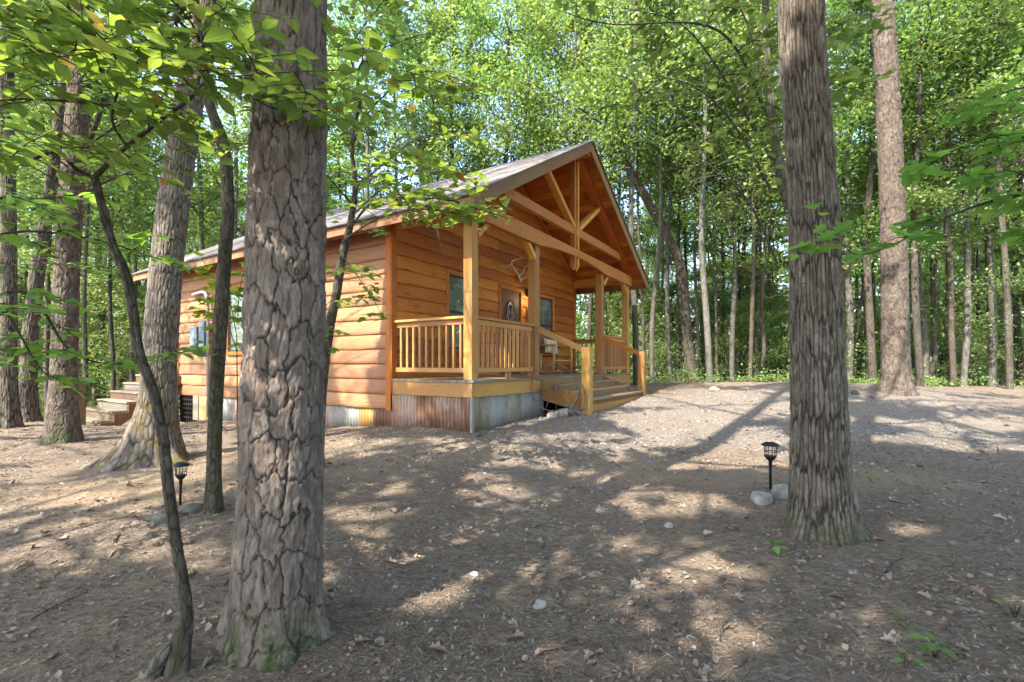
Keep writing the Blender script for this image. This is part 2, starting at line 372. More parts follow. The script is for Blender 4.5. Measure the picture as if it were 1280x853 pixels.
# ------------------------------------------------------------------ object helpers
def tag(o, label=None, cat=None, group=None, kind=None):
    if label: o["label"] = label
    if cat: o["category"] = cat
    if group: o["group"] = group
    if kind: o["kind"] = kind
    return o
def thing(name, label, cat, loc=(0, 0, 0), rz=0, group=None):
    o = bpy.data.objects.new(name, None); COL.objects.link(o)
    o.location = loc; o.rotation_euler = (0, 0, rz); o.empty_display_size = .1
    return tag(o, label, cat, group)
def link(name, me, mat=None, parent=None):
    o = bpy.data.objects.new(name, me); COL.objects.link(o)
    if mat and not me.materials: me.materials.append(MATS[mat])
    if parent: o.parent = parent
    return o
def smooth(me, on=True):
    me.polygons.foreach_set("use_smooth", np.full(len(me.polygons), on)); me.update()
def np_mesh(name, V, loops, starts, totals=None):
    me = bpy.data.meshes.new(name)
    V = np.ascontiguousarray(V, dtype=np.float32)
    me.vertices.add(len(V)); me.vertices.foreach_set("co", V.ravel())
    me.loops.add(len(loops)); me.loops.foreach_set("vertex_index", np.asarray(loops, np.int32))
    me.polygons.add(len(starts)); me.polygons.foreach_set("loop_start", np.asarray(starts, np.int32))
    me.update(calc_edges=True); me.validate(); return me
def fattr(me, name, arr, dom='POINT'):
    a = me.attributes.new(name, 'FLOAT', dom); a.data.foreach_set("value", np.asarray(arr, np.float32))
RNG = np.random.default_rng(11)
random.seed(5)

class MB:
    """collects boards, beams and tubes into one mesh, with grain coordinates per board"""
    def __init__(s): s.V = []; s.F = []; s.gc = []; s.rn = []; s.sm = []
    def add(s, vs_, fs_, gcs=None, rnd=None, sm=False):
        b = len(s.V); off = random.random() * 50
        s.V += [tuple(v) for v in vs_]; s.gc += [(g[0] + off, g[1] + off * .37, g[2]) for g in (gcs or vs_)]
        r = random.random() if rnd is None else rnd
        for f in fs_: s.F.append([b + i for i in f]); s.rn.append(r); s.sm.append(sm)
    def hexa(s, p, axis=0, rnd=None):
        """p: 8 corners, bottom ring then top ring"""
        o = {0: (0, 1, 2), 1: (1, 0, 2), 2: (2, 0, 1)}[axis]
        s.add(p, [(3, 2, 1, 0), (4, 5, 6, 7), (0, 1, 5, 4), (1, 2, 6, 5), (2, 3, 7, 6), (3, 0, 4, 7)], [(q[o[0]], q[o[1]], q[o[2]]) for q in p], rnd)
    def box(s, x0, x1, y0, y1, z0, z1, axis=None, rnd=None):
        if axis is None: axis = int(np.argmax([x1 - x0, y1 - y0, z1 - z0]))
        s.hexa([(x0, y0, z0), (x1, y0, z0), (x1, y1, z0), (x0, y1, z0), (x0, y0, z1), (x1, y0, z1), (x1, y1, z1), (x0, y1, z1)], axis, rnd)
    def beam(s, a, b, w, h, up=(0, 0, 1), rnd=None):
        a, b = Vector(a), Vector(b); d = (b - a).normalized(); L = (b - a).length
        sd = d.cross(Vector(up)).normalized(); u = sd.cross(d).normalized(); P, Gc = [], []
        for t, q in ((0, a), (L, b)):
            for i, j in ((-1, -1), (1, -1), (1, 1), (-1, 1)):
                P.append(q + sd * i * w / 2 + u * j * h / 2); Gc.append((t, i * w / 2, j * h / 2))
        s.add(P, [(0, 1, 2, 3), (7, 6, 5, 4), (4, 5, 1, 0), (5, 6, 2, 1), (6, 7, 3, 2), (7, 4, 0, 3)], Gc, rnd)
    def tube(s, pts, rad, n=8, cap=True, rnd=None):
        pts = [Vector(p) for p in pts]; rad = rad if hasattr(rad, '__len__') else [rad] * len(pts)
        P, Gc, F = [], [], []; t = 0; prev = None
        for i, p in enumerate(pts):
            d = (pts[min(i + 1, len(pts) - 1)] - pts[max(i - 1, 0)]).normalized()
            ref = prev if prev is not None else (Vector((0, 1, 0)) if abs(d.y) < .9 else Vector((1, 0, 0)))
            a = (ref - d * ref.dot(d)).normalized(); prev = a; b = d.cross(a)
            if i: t += (p - pts[i - 1]).length
            for k in range(n):
                an = 2 * math.pi * k / n; P.append(p + (a * math.cos(an) + b * math.sin(an)) * rad[i]); Gc.append((t, an * rad[i], 0))
        for i in range(len(pts) - 1):
            for k in range(n): F.append((i * n + k, i * n + (k + 1) % n, (i + 1) * n + (k + 1) % n, (i + 1) * n + k))
        if cap: F.append(tuple(range(n))[::-1]); F.append(tuple((len(pts) - 1) * n + k for k in range(n)))
        s.add(P, F, Gc, rnd, True)
    def ring(s, c, nrm, R, r, n=40, m=6, a0=0, a1=2 * math.pi):
        nrm = Vector(nrm).normalized(); a = nrm.orthogonal().normalized(); b = nrm.cross(a); c = Vector(c)
        s.tube([c + (a * math.cos(t) + b * math.sin(t)) * R for t in np.linspace(a0, a1, n + 1)], r, m, False)
    def lathe(s, c, prof, n=20, rnd=None):
        c = Vector(c); P = []; F = []
        for r, z in prof:
            for k in range(n): P.append(c + Vector((r * math.cos(2 * math.pi * k / n), r * math.sin(2 * math.pi * k / n), z)))
        for i in range(len(prof) - 1):
            for k in range(n): F.append((i * n + k, i * n + (k + 1) % n, (i + 1) * n + (k + 1) % n, (i + 1) * n + k))
        F.append(tuple(range(n))[::-1]); F.append(tuple((len(prof) - 1) * n + k for k in range(n)))
        s.add(P, F, None, rnd, True)
    def build(s, name, mat, parent=None, bevel=0, off=(0, 0, 0)):
        me = bpy.data.meshes.new(name); o_ = Vector(off)
        me.from_pydata([Vector(v) - o_ for v in s.V], [], s.F); me.update()
        a = me.attributes.new("gc", 'FLOAT_VECTOR', 'POINT'); a.data.foreach_set("vector", np.array(s.gc, np.float32).ravel())
        fattr(me, "rnd", s.rn, 'FACE'); me.polygons.foreach_set("use_smooth", s.sm)
        o = link(name, me, mat, parent)
        if bevel:
            bv = o.modifiers.new("bevel", 'BEVEL'); bv.width = bevel; bv.segments = 2; bv.limit_method = 'ANGLE'; bv.angle_limit = .6
        return o

def copy_tree(o, parent=None):
    c = o.copy(); COL.objects.link(c)
    if parent: c.parent = parent
    for ch in list(o.children): copy_tree(ch, c)
    return c

# ------------------------------------------------------------------ leaves
def tmpl_quad(w=.62): return (np.array([(0, 0, 0), (w / 2, .45, .05), (0, 1, -.06), (-w / 2, .45, .05)]), [[0, 1, 2, 3]])
def tmpl_half(outline):
    n = len(outline); R = [(x, y, .09 * abs(x) * 2) for x, y in outline]; L = [(-x, y, z) for x, y, z in R[1:-1]]
    V = [R[0]] + R[1:-1] + [R[-1]] + L
    V = [(x, y, z - .14 * y * y) for x, y, z in V]
    right = list(range(0, n)); left = [0, n - 1] + [n + k for k in range(n - 3, -1, -1)]
    return np.array(V), [right, left]
T_OV = tmpl_half([(0, 0), (.2, .12), (.33, .35), (.33, .58), (.18, .84), (0, 1.08)])
T_LOBE = tmpl_half([(0, 0), (.10, .16), (.36, .2), (.22, .38), (.5, .56), (.2, .66), (.22, .9), (0, 1.12)])
T_MAPLE = tmpl_half([(0, 0), (.3, -.04), (.52, .12), (.42, .22), (.62, .5), (.36, .48), (.2, .62), (.2, .8), (0, 1.05)])
T_QUAD = tmpl_quad(); T_NEEDLE = tmpl_quad(.10)
def leaf_mesh(name, P, size, tmpl, rng, up=.9, jit=.6, axis=None, rnd=None):
    P = np.asarray(P, float); n = len(P); tv, tf = tmpl
    nr = rng.normal(size=(n, 3)) * jit + np.array([0, 0, up]); nr /= np.linalg.norm(nr, axis=1)[:, None]
    ax = rng.normal(size=(n, 3)) if axis is None else np.asarray(axis, float) + rng.normal(size=(n, 3)) * .35
    ax -= nr * (ax * nr).sum(1)[:, None]; ax /= np.linalg.norm(ax, axis=1)[:, None] + 1e-9
    sd = np.cross(ax, nr); sz = (np.asarray(size) * np.ones(n))[:, None, None]
    V = P[:, None, :] + sz * (tv[None, :, 0, None] * sd[:, None, :] + tv[None, :, 1, None] * ax[:, None, :] + tv[None, :, 2, None] * nr[:, None, :])
    nv = len(tv); loops, starts = [], []; per = sum(len(f) for f in tf); fl = np.concatenate([np.array(f) for f in tf])
    loops = (np.arange(n)[:, None] * nv + fl[None, :]).ravel()
    so = np.cumsum([0] + [len(f) for f in tf])[:-1]; starts = (np.arange(n)[:, None] * per + so[None, :]).ravel()
    me = bpy.data.meshes.new(name); V = V.reshape(-1, 3).astype(np.float32)
    me.vertices.add(len(V)); me.vertices.foreach_set("co", V.ravel())
    me.loops.add(len(loops)); me.loops.foreach_set("vertex_index", loops.astype(np.int32))
    me.polygons.add(len(starts)); me.polygons.foreach_set("loop_start", starts.astype(np.int32)); me.update(calc_edges=True)
    r = rng.random(n) if rnd is None else rnd
    fattr(me, "rnd", np.repeat(r, len(tf)), 'FACE')
    if nv > 6:
        a = me.attributes.new("luv", 'FLOAT_VECTOR', 'POINT'); a.data.foreach_set("vector", np.tile(tv, (n, 1)).astype(np.float32).ravel())
    return me

# ------------------------------------------------------------------ tubes for trunks and limbs
def tube_np(pts, rad, n, disp=None):
    """transported rings; disp(arc, theta)->radius offset array"""
    P = np.asarray(pts, float); m = len(P); T = np.gradient(P, axis=0); T /= np.linalg.norm(T, axis=1)[:, None] + 1e-9
    A = np.zeros((m, 3)); ref = np.array([1., 0, 0]) if abs(T[0, 0]) < .9 else np.array([0, 1., 0])
    for i in range(m):
        ref = ref - T[i] * ref.dot(T[i]); ref /= np.linalg.norm(ref); A[i] = ref
    B = np.cross(T, A); th = np.arange(n) * 2 * np.pi / n
    arc = np.concatenate([[0], np.cumsum(np.linalg.norm(np.diff(P, axis=0), axis=1))])
    R = np.asarray(rad, float)[:, None] * np.ones((1, n))
    if disp is not None: R = R + disp(arc[:, None] * np.ones((1, n)), np.ones((m, 1)) * th[None])
    V = P[:, None] + R[..., None] * (np.cos(th)[None, :, None] * A[:, None] + np.sin(th)[None, :, None] * B[:, None])
    i = np.arange(m - 1)[:, None]; k = np.arange(n)[None]; k2 = (k + 1) % n
    F = np.stack([i * n + k, i * n + k2, (i + 1) * n + k2, (i + 1) * n + k], -1).reshape(-1, 4)
    return V.reshape(-1, 3), F
class Wood:
    def __init__(s): s.V = []; s.F = []; s.n = 0; s.at = {k: [] for k in ('crack', 'tone', 'moss')}
    def add(s, V, F, **at):
        s.V.append(V); s.F.append(F + s.n); s.n += len(V)
        for k in s.at: s.at[k].append(at.get(k, np.full(len(V), {'crack': .3, 'tone': .5, 'moss': 0.}[k])))
    def mesh(s, name):
        V = np.concatenate(s.V); F = np.concatenate(s.F); me = bpy.data.meshes.new(name)
        me.vertices.add(len(V)); me.vertices.foreach_set("co", V.astype(np.float32).ravel())
        me.loops.add(F.size); me.loops.foreach_set("vertex_index", F.astype(np.int32).ravel())
        me.polygons.add(len(F)); me.polygons.foreach_set("loop_start", np.arange(0, F.size, 4, dtype=np.int32)); me.update(calc_edges=True)
        for k, v in s.at.items(): fattr(me, k, np.concatenate(v))
        smooth(me); return me
def spline(cp, step):
    cp = np.asarray(cp, float); d = np.concatenate([[0], np.cumsum(np.linalg.norm(np.diff(cp[:, :3], axis=0), axis=1))])
    if len(cp) > 2:   # catmull-rom resample
        q = np.vstack([2 * cp[0] - cp[1], cp, 2 * cp[-1] - cp[-2]]); out = []
        for i in range(len(cp) - 1):
            n = max(2, int((d[i + 1] - d[i]) / step)); t = np.linspace(0, 1, n, endpoint=False)[:, None]
            p0, p1, p2, p3 = q[i], q[i + 1], q[i + 2], q[i + 3]
            out.append(.5 * (2 * p1 + (p2 - p0) * t + (2 * p0 - 5 * p1 + 4 * p2 - p3) * t ** 2 + (3 * p1 - p0 - 3 * p2 + p3) * t ** 3))
        return np.vstack(out + [cp[-1:]])
    n = max(2, int(d[-1] / step)); t = np.linspace(0, 1, n)[:, None]; return cp[0] * (1 - t) + cp[-1] * t

def limbs(rng, path, z0, z1, nl, reach, w, up=.5, r0=.05, sub=5, flat=.35, jit=1.0):
    """limbs and twigs along a trunk path between arc heights; returns twig ends with directions"""
    ends = []; zz = path[:, 2]
    for k in range(nl):
        f = (k + rng.random()) / nl; z = z0 + (z1 - z0) * f
        i = int(np.argmin(abs(zz - z))); base = path[i, :3]; an = k * 2.4 + rng.normal() * .5
        ln = reach * (1 - .55 * f) * (.7 + .5 * rng.random()) * (.6 + .8 * math.sin(math.pi * min(1, f + .18)) if f < .82 else .6)
        d = np.array([math.cos(an), math.sin(an), up * (.4 + f) + rng.normal() * .12]); d /= np.linalg.norm(d)
        pts = [base]; p = base.copy(); dd = d.copy(); ns = 7
        for j in range(ns):
            dd = dd + rng.normal(size=3) * .16 + np.array([0, 0, .05]); dd /= np.linalg.norm(dd); p = p + dd * ln / ns; pts.append(p.copy())
        pts = np.array(pts); r = r0 * (1 - .6 * f); rad = np.linspace(r, r * .15, len(pts))
        w.add(*tube_np(pts, rad, 6))
        for j in range(2, ns + 1):
            for q in range(sub if j < ns else sub + 1):
                a2 = rng.normal(size=3); a2[2] *= flat; a2 += dd * .6; a2 /= np.linalg.norm(a2); l2 = ln * (.12 + .25 * rng.random()) * jit
                e = pts[j] + a2 * l2; mid = (pts[j] + e) / 2 + rng.normal(size=3) * l2 * .08
                if q < 3: w.add(*tube_np(np.array([pts[j], mid, e]), [rad[j] * .55 + .003, rad[j] * .3 + .002, .002], 4))
                ends.append((e, a2, l2)); ends.append((mid, a2, l2))
    return ends
def cloud(rng, ends, n, spread=.32, flat=.45):
    E = np.array([e[0] for e in ends]); L = np.array([e[2] for e in ends]); i = rng.integers(0, len(E), n)
    return E[i] + rng.normal(size=(n, 3)) * np.array([1, 1, flat]) * (spread * (.5 + L[i]))[:, None]

# ------------------------------------------------------------------ ground
def build_ground():
    n = 460; u = np.linspace(-1, 1, n); k = 6.2
    ax = np.sinh(u * k) / np.sinh(k) * 600
    X, Y = np.meshgrid(ax, ax + 4.5, indexing='ij'); Z = GA(X, Y)
    rr = np.hypot(X, Y - 4)
    Z = Z + np.where(rr < 25, .03 * (fbm(X * 9, Y * 9, s=21, o=3) - .5), 0)
    V = np.stack([X, Y, Z], -1).reshape(-1, 3); i = np.arange(n - 1)[:, None]; j = np.arange(n - 1)[None]
    F = np.stack([i * n + j, (i + 1) * n + j, (i + 1) * n + j + 1, i * n + j + 1], -1).reshape(-1, 4)
    me = bpy.data.meshes.new("ground"); me.vertices.add(len(V)); me.vertices.foreach_set("co", V.astype(np.float32).ravel())
    me.loops.add(F.size); me.loops.foreach_set("vertex_index", F.astype(np.int32).ravel()); me.polygons.add(len(F))
    me.polygons.foreach_set("loop_start", np.arange(0, F.size, 4, dtype=np.int32)); me.update(calc_edges=True)
    x, y = V[:, 0], V[:, 1]; nz = fbm(x * 1.3, y * 1.3, s=9) - .5
    # gravel drive: a broad swath past the steps to the right
    dd = np.abs((y - (7.4 + .18 * x)) / 2.3) + nz * 1.6; grav = (1 - sstep(.65, 1.15, dd)) * sstep(-1.2, .6, x + nz * 2)
    grav = grav * (1 - sstep(7, 12, x))
    d2 = np.hypot((x + .2) / 2.6, (y - 5.4) / 1.3) + nz * 1.4; grav = np.maximum(grav, .6 * (1 - sstep(.6, 1.2, d2)))
    d3 = np.minimum(np.hypot((x - 2.2) / 2.0, (y - 4.9) / .6), np.hypot((x + 1.9) / 2.2, (y - 5.3) / .9)) + nz
    d3 = np.minimum(d3, np.hypot((x + 3.0) / 1.2, (y - 4.2) / .7) + nz); dirt = 1 - sstep(.6, 1.2, d3)
    fattr(me, "gravel", grav); fattr(me, "dirt", dirt); smooth(me)
    tag(link("ground", me, "forest_floor"), kind="structure")
build_ground()

# ------------------------------------------------------------------ sun gaps: leaves cut from the crowns so sunlight lands on chosen spots
SPOTS = [(905,500,115,11),(880,520,70,9),(420,556,44,13),(610,616,56,9),(500,643,48,11),(540,746,70,20),(785,756,34,14),(728,698,16,8),
         (936,722,24,16),(890,800,26,26),(948,795,26,34),(1085,800,60,34),(1150,667,62,15),(1000,575,60,10),(925,573,62,14),(770,575,20,5),
         (1190,530,70,7),(1140,548,60,6),(1240,560,50,6),(1225,505,60,6),(60,655,70,12),(230,690,60,18),(130,700,50,8),(250,605,60,13),
         (110,610,90,7),(60,560,60,6),(150,565,50,5),(280,560,30,6),(20,600,40,5),(190,640,60,7),(20,520,60,6),(100,640,40,6),(210,740,30,10),(740,545,40,5),(640,560,30,4),(30,700,40,8),(700,590,25,4)]
def lit_mask(x, y, z):
    """x,y: where the shadow of a leaf lands"""
    inside = y > .8
    d = np.maximum(y, .8); px = 640 + FP * x / d; py = HY - FP * (z - ZC) / d
    nx = (fbm(x * 2.2, y * 2.2, s=31, o=3) - .5); lit = np.zeros(x.shape, bool)
    for cx, cy_, rx, ry in SPOTS:
        e = ((px - cx) / rx) ** 2 + ((py - cy_) / ry) ** 2
        lit |= (e + nx * 2.0 < (.95 if cy_ > 640 and cx > 320 else 1.5))
    left = (px < 300) & (py > 505) & (py < 720)
    lit |= left & (fbm(x * 1.1 + y * .3, y * 2.6, s=33, o=2) > .37)
    far = (py < 560) & (px > 640)
    lit |= far & (fbm(x * .9, y * 1.6, s=37, o=3) > .53)
    return inside & lit
def sun_land(P):
    zg = np.full(len(P), .1); 
    for _ in range(2):
        k = (P[:, 2] - zg) / math.tan(SUN_EL); x = P[:, 0] - SUN_H[0] * k; y = P[:, 1] - SUN_H[1] * k; zg = GA(x, y)
    return x, y, zg
def on_cabin(x, y):
    t = (x - CX) * VX + (y - CY) * VY; s_ = (x - CX) * UX + (y - CY) * UY
    return (t > -.2) & (t < 8) & (s_ > -.5) & (s_ < 11)
YAW = .5585; CX, CY = -.544, 6.4
VX, VY = math.sin(YAW), math.cos(YAW); UX, UY = -math.cos(YAW), math.sin(YAW)
def prune(P):
    x, y, z = sun_land(P); keep = ~lit_mask(x, y, z)
    t = (x - CX) * VX + (y - CY) * VY; s_ = (x - CX) * UX + (y - CY) * UY
    wall = (t > -.3) & (t < 5) & (s_ > -.5) & (s_ < 10)
    k = (P[:, 2] - 2.9) / math.tan(SUN_EL); bx = P[:, 0] - SUN_H[0] * k; by = P[:, 1] - SUN_H[1] * k
    keep &= ~((k > 1.5) & (bx > -3.2) & (bx < .3) & (by > .8) & (by < 4.5) & (fbm(bx * 1.8, by * 1.8, s=43, o=2) > .42))
    keep &= ~(wall & (fbm(s_ * 1.6, t * .8, s=41, o=3) > .52))
    return keep
# ------------------------------------------------------------------ the cabin, in its own frame: x along the gable front, y into depth
CZ = .28; CW = 6.65; PD = 1.5; BK = 8.4; RB = 9.6
cab = thing("cabin", "orange stained log-sided cabin with a gabled front porch and rusty tin skirting", "cabin", (CX, CY, CZ), math.pi / 2 - YAW)
OFF = (0, 0, CZ)
def part(mb, name, mat, parent=cab, bevel=.004, label=None):
    o = mb.build(name, mat, parent, bevel, OFF)
    if label: o["label"] = label
    return o
ZD, ZBB, ZW = .985, .751, .70        # deck top, band bottom, siding bottom
ZE, ZA, OV, OF_ = 3.338, 5.4705, .434, .3575
SL = (ZA - ZE) / (CW / 2 + OV)
def roof_z(x): return ZA - SL * abs(x - CW / 2)      # top of the roof planes
RT = .17                                             # roof build-up down to the boards

def siding(fixed, a0, a1, z0, ztop, holes, nsgn, axis, gable=False, wavy=.011, course=.232):
    """courses of lap siding with an uneven lower edge; axis: 'x' gable wall, 'y' side wall"""
    mb = MB(); z = z0; ci = 0
    prof = [(1.0, .003), (.93, .016), (.75, .027), (.45, .036), (.2, .038), (.06, .03), (.0, .014), (-.01, .002)]
    while z < ztop:
        segs = [(a0, a1)]
        for h0, h1, hz0, hz1 in holes:
            if hz0 < z + course * .6 and hz1 > z + course * .4:
                n2 = []
                for s0, s1 in segs:
                    if h0 > s0 + .02: n2.append((s0, min(s1, h0)))
                    if h1 < s1 - .02: n2.append((max(s0, h1), s1))
                    if h1 <= s0 or h0 >= s1: n2.append((s0, s1))
                segs = list({(round(p, 3), round(q, 3)) for p, q in n2 if q - p > .02})
        for s0, s1 in segs:
            cuts = [s0, s1]
            if s1 - s0 > 3.2: cuts = [s0, s0 + (s1 - s0) * (.3 + .4 * random.random()), s1]
            for c0, c1 in zip(cuts[:-1], cuts[1:]):
                n = max(3, int((c1 - c0) / .07)); P, Gc = [], []; rn = random.random()
                av = c0 + (c1 - c0) * np.arange(n + 1) / n; cv = np.full(n + 1, ci * 3.7)
                wvs = (vnoise(av * 2.6, cv, s=51) - .5) * 2.2 * wavy + (vnoise(av * 9., cv, s=52) - .5) * wavy
                for pi, (fz, outw) in enumerate(prof):
                    for i in range(n + 1):
                        a = c0 + (c1 - c0) * i / n
                        wv = float(wvs[i])
                        zz = z + course * fz + (wv if fz < .5 else 0)
                        if gable:
                            lim = (roof_z(0) - RT - .02); zl = min(max(zz, 0), ZA)
                            if zz > lim:
                                half = max(0.01, (ZA - RT - .02 - zz) / SL); lo, hi = CW / 2 - half, CW / 2 + half
                                lo2, hi2 = max(c0, lo), min(c1, hi)
                                if hi2 <= lo2: lo2 = hi2 = min(max((lo + hi) / 2, c0), c1); 
                                a = lo2 + (hi2 - lo2) * i / n
                        o_ = fixed + nsgn * (outw + math.sin(a * 7 + zz * 31 + ci) * .002)
                        P.append((a, o_, zz) if axis == 'x' else (o_, a, zz)); Gc.append((a, zz, 0))
                F = []
                for r in range(len(prof) - 1):
                    for i in range(n):
                        q = (r * (n + 1) + i, r * (n + 1) + i + 1, (r + 1) * (n + 1) + i + 1, (r + 1) * (n + 1) + i)
                        F.append(q if (axis == 'x') else q)
                mb.add(P, F, Gc, rn, False)
        z += course; ci += 1
    return mb

# openings: (t0, t1, z0, z1)
W1 = (1.33, 2.0, 1.48, 2.80); W2 = (4.66, 5.33, 1.48, 2.80); DR = (2.99, 3.79, ZD + .02, 2.78)
SW = (5.35, 6.15, 1.46, 2.70)
mb = MB()   # wall core
mb.hexa([(.02, PD + .04, ZW), (CW - .02, PD + .04, ZW), (CW - .02, BK, ZW), (.02, BK, ZW), (.02, PD + .04, roof_z(0) - RT), (CW - .02, PD + .04, roof_z(0) - RT), (CW - .02, BK, roof_z(0) - RT), (.02, BK, roof_z(0) - RT)])
zg = roof_z(0) - RT
mb.add([(.02, PD + .04, zg), (CW - .02, PD + .04, zg), (CW / 2, PD + .04, ZA - RT - .03), (.02, BK, zg), (CW - .02, BK, zg), (CW / 2, BK, ZA - RT - .03)],
       [(0, 1, 2), (5, 4, 3), (1, 4, 5, 2), (3, 0, 2, 5)])
wall = part(mb, "wall", "siding_wood", bevel=0)
part(siding(PD + .035, .02, CW - .02, ZW + .05, ZA - RT - .05, [W1, W2, DR], -1, 'x', True, .012, .215), "siding", "siding_wood", wall, 0)
sd = siding(.015, PD + .05, BK, ZW - .19, roof_z(0) - RT + .02, [SW], -1, 'y', False, .006); part(sd, "siding", "side_siding", wall, 0)
sd = siding(CW - .015, PD + .05, BK, ZW - .19, roof_z(0) - RT + .02, [], 1, 'y', False, .007); part(sd, "siding", "side_siding", wall, 0)
sd = siding(BK - .005, .02, CW - .02, ZW + .05, ZA - RT - .05, [], 1, 'x', True, .01); part(sd, "siding", "siding_wood", wall, 0)
mb = MB()
for x0, x1, y0, y1 in ((-.035, .07, PD - .015, PD + .005), (-.04, -.02, PD + .006, PD + .115), (CW - .07, CW + .035, PD - .015, PD + .005), (CW + .02, CW + .04, PD + .006, PD + .115),
                       (-.04, -.02, BK - .1, BK + .02), (CW + .02, CW + .04, BK - .1, BK + .02)):
    mb = MB(); mb.box(x0, x1, y0, y1, ZW - .2 if y1 > PD + .01 else ZD - .2, roof_z(0) - RT - .01, 2); part(mb, "corner_trim", "siding_wood")

def window(x0, x1, z0, z1, frame_w, sash_mid):
    w = MB(); f = .075; y = PD + .035
    w.box(x0 - f, x0, y - .05, y + .005, z0 - f, z1 + f, 2); w.box(x1, x1 + f, y - .05, y + .005, z0 - f, z1 + f, 2)
    w.box(x0 + .001, x1 - .001, y - .048, y + .005, z1, z1 + f, 0); w.box(x0 + .001, x1 - .001, y - .06, y + .005, z0 - f, z0, 0)
    o = part(w, "window", "siding_wood")
    s_ = MB(); b = .035
    s_.box(x0, x0 + b, y - .03, y, z0, z1, 2); s_.box(x1 - b, x1, y - .03, y, z0, z1, 2); s_.box(x0 + b, x1 - b, y - .029, y, z1 - b, z1, 0); s_.box(x0 + b, x1 - b, y - .029, y, z0, z0 + b, 0)
    if sash_mid: s_.box(x0 + b, x1 - b, y - .034, y, (z0 + z1) / 2 - .02, (z0 + z1) / 2 + .02, 0)
    part(s_, "sash", "dark_frame", o, .002)
    g = MB(); g.box(x0 + b - .005, x1 - b + .005, y - .016, y - .010, z0 + b - .005, z1 - b + .005); part(g, "pane", "window_glass", o, 0)
window(*W1, .07, True); window(*W2, .07, True)
w = MB(); s0, s1, z0, z1 = SW; f = .07
w.box(-.045, .005, s0 - f, s0, z0 - f, z1 + f, 2); w.box(-.045, .005, s1, s1 + f, z0 - f, z1 + f, 2); w.box(-.043, .005, s0, s1, z1, z1 + f, 1); w.box(-.055, .005, s0, s1, z0 - f, z0, 1)
o = part(w, "window", "siding_wood"); s_ = MB(); b = .035
s_.box(-.03, 0, s0, s0 + b, z0, z1, 2); s_.box(-.03, 0, s1 - b, s1, z0, z1, 2); s_.box(-.029, 0, s0 + b, s1 - b, z1 - b, z1, 1); s_.box(-.029, 0, s0 + b, s1 - b, z0, z0 + b, 1); s_.box(-.034, 0, s0 + b, s1 - b, (z0 + z1) / 2 - .02, (z0 + z1) / 2 + .02, 1)
part(s_, "sash", "dark_frame", o, .002); g = MB(); g.box(-.012, -.006, s0 + b - .005, s1 - b + .005, z0 + b - .005, z1 - b + .005); part(g, "pane", "window_glass", o, 0)

# door: frame, dark slab with an oval light and a scrolled grille, knob
w = MB(); x0, x1, z0, z1 = DR; y = PD + .035; f = .075
w.box(x0 - f, x0, y - .05, y + .005, z0 - .01, z1 + f, 2); w.box(x1, x1 + f, y - .05, y + .005, z0 - .01, z1 + f, 2); w.box(x0 + .001, x1 - .001, y - .048, y + .005, z1, z1 + f, 0)
door = part(w, "door", "siding_wood")
w = MB(); w.box(x0, x1, y - .018, y + .002, z0, z1, 2)
for a, b, c, d in ((x0 + .06, x0 + .13, z0 + .1, z0 + .45), (x1 - .13, x1 - .06, z0 + .1, z0 + .45), (x0 + .17, x1 - .17, z0 + .1, z0 + .5)): w.box(a, b, y - .026, y - .018, c, d, 2)
part(w, "slab", "door_wood", door)
cx_, cz_ = (x0 + x1) / 2, z0 + 1.13
w = MB(); n = 32
w.add([(cx_, y - .021, cz_)] + [(cx_ + .17 * math.cos(2 * math.pi * k / n), y - .021, cz_ + .42 * math.sin(2 * math.pi * k / n)) for k in range(n)], [(0, (k + 1) % n + 1, k + 1) for k in range(n)])
m, nt, out = newmat("frosted_glass"); principled(nt, out, (.3, .24, .2), .35, None, 0, .5)
part(w, "oval_glass", "frosted_glass", door, 0)
w = MB(); w.tube([(cx_ + .18 * math.cos(2 * math.pi * k / n), y - .026, cz_ + .43 * math.sin(2 * math.pi * k / n)) for k in range(n + 1)], .014, 6, False)
part(w, "oval_rim", "door_wood", door, 0)
w = MB()
for r, oz in ((.1, .2), (.1, -.2), (.07, 0), (.13, 0)): w.tube([(cx_ + r * math.cos(2 * math.pi * k / 20), y - .028, cz_ + oz + r * 1.15 * math.sin(2 * math.pi * k / 20)) for k in range(21)], .008, 5, False)
for dx in (-.05, 0, .05): w.tube([(cx_ + dx, y - .029, cz_ - .34), (cx_ - dx * .8, y - .029, cz_ + .34)], .007, 5)
part(w, "grille", "black_metal", door, 0)
w = MB(); w.lathe((x1 - .06, y - .05, z0 + .85), [(.0, -.03), (.025, -.02), (.028, .0), (.02, .02), (0, .03)], 12); part(w, "handle", "black_metal", door, 0)

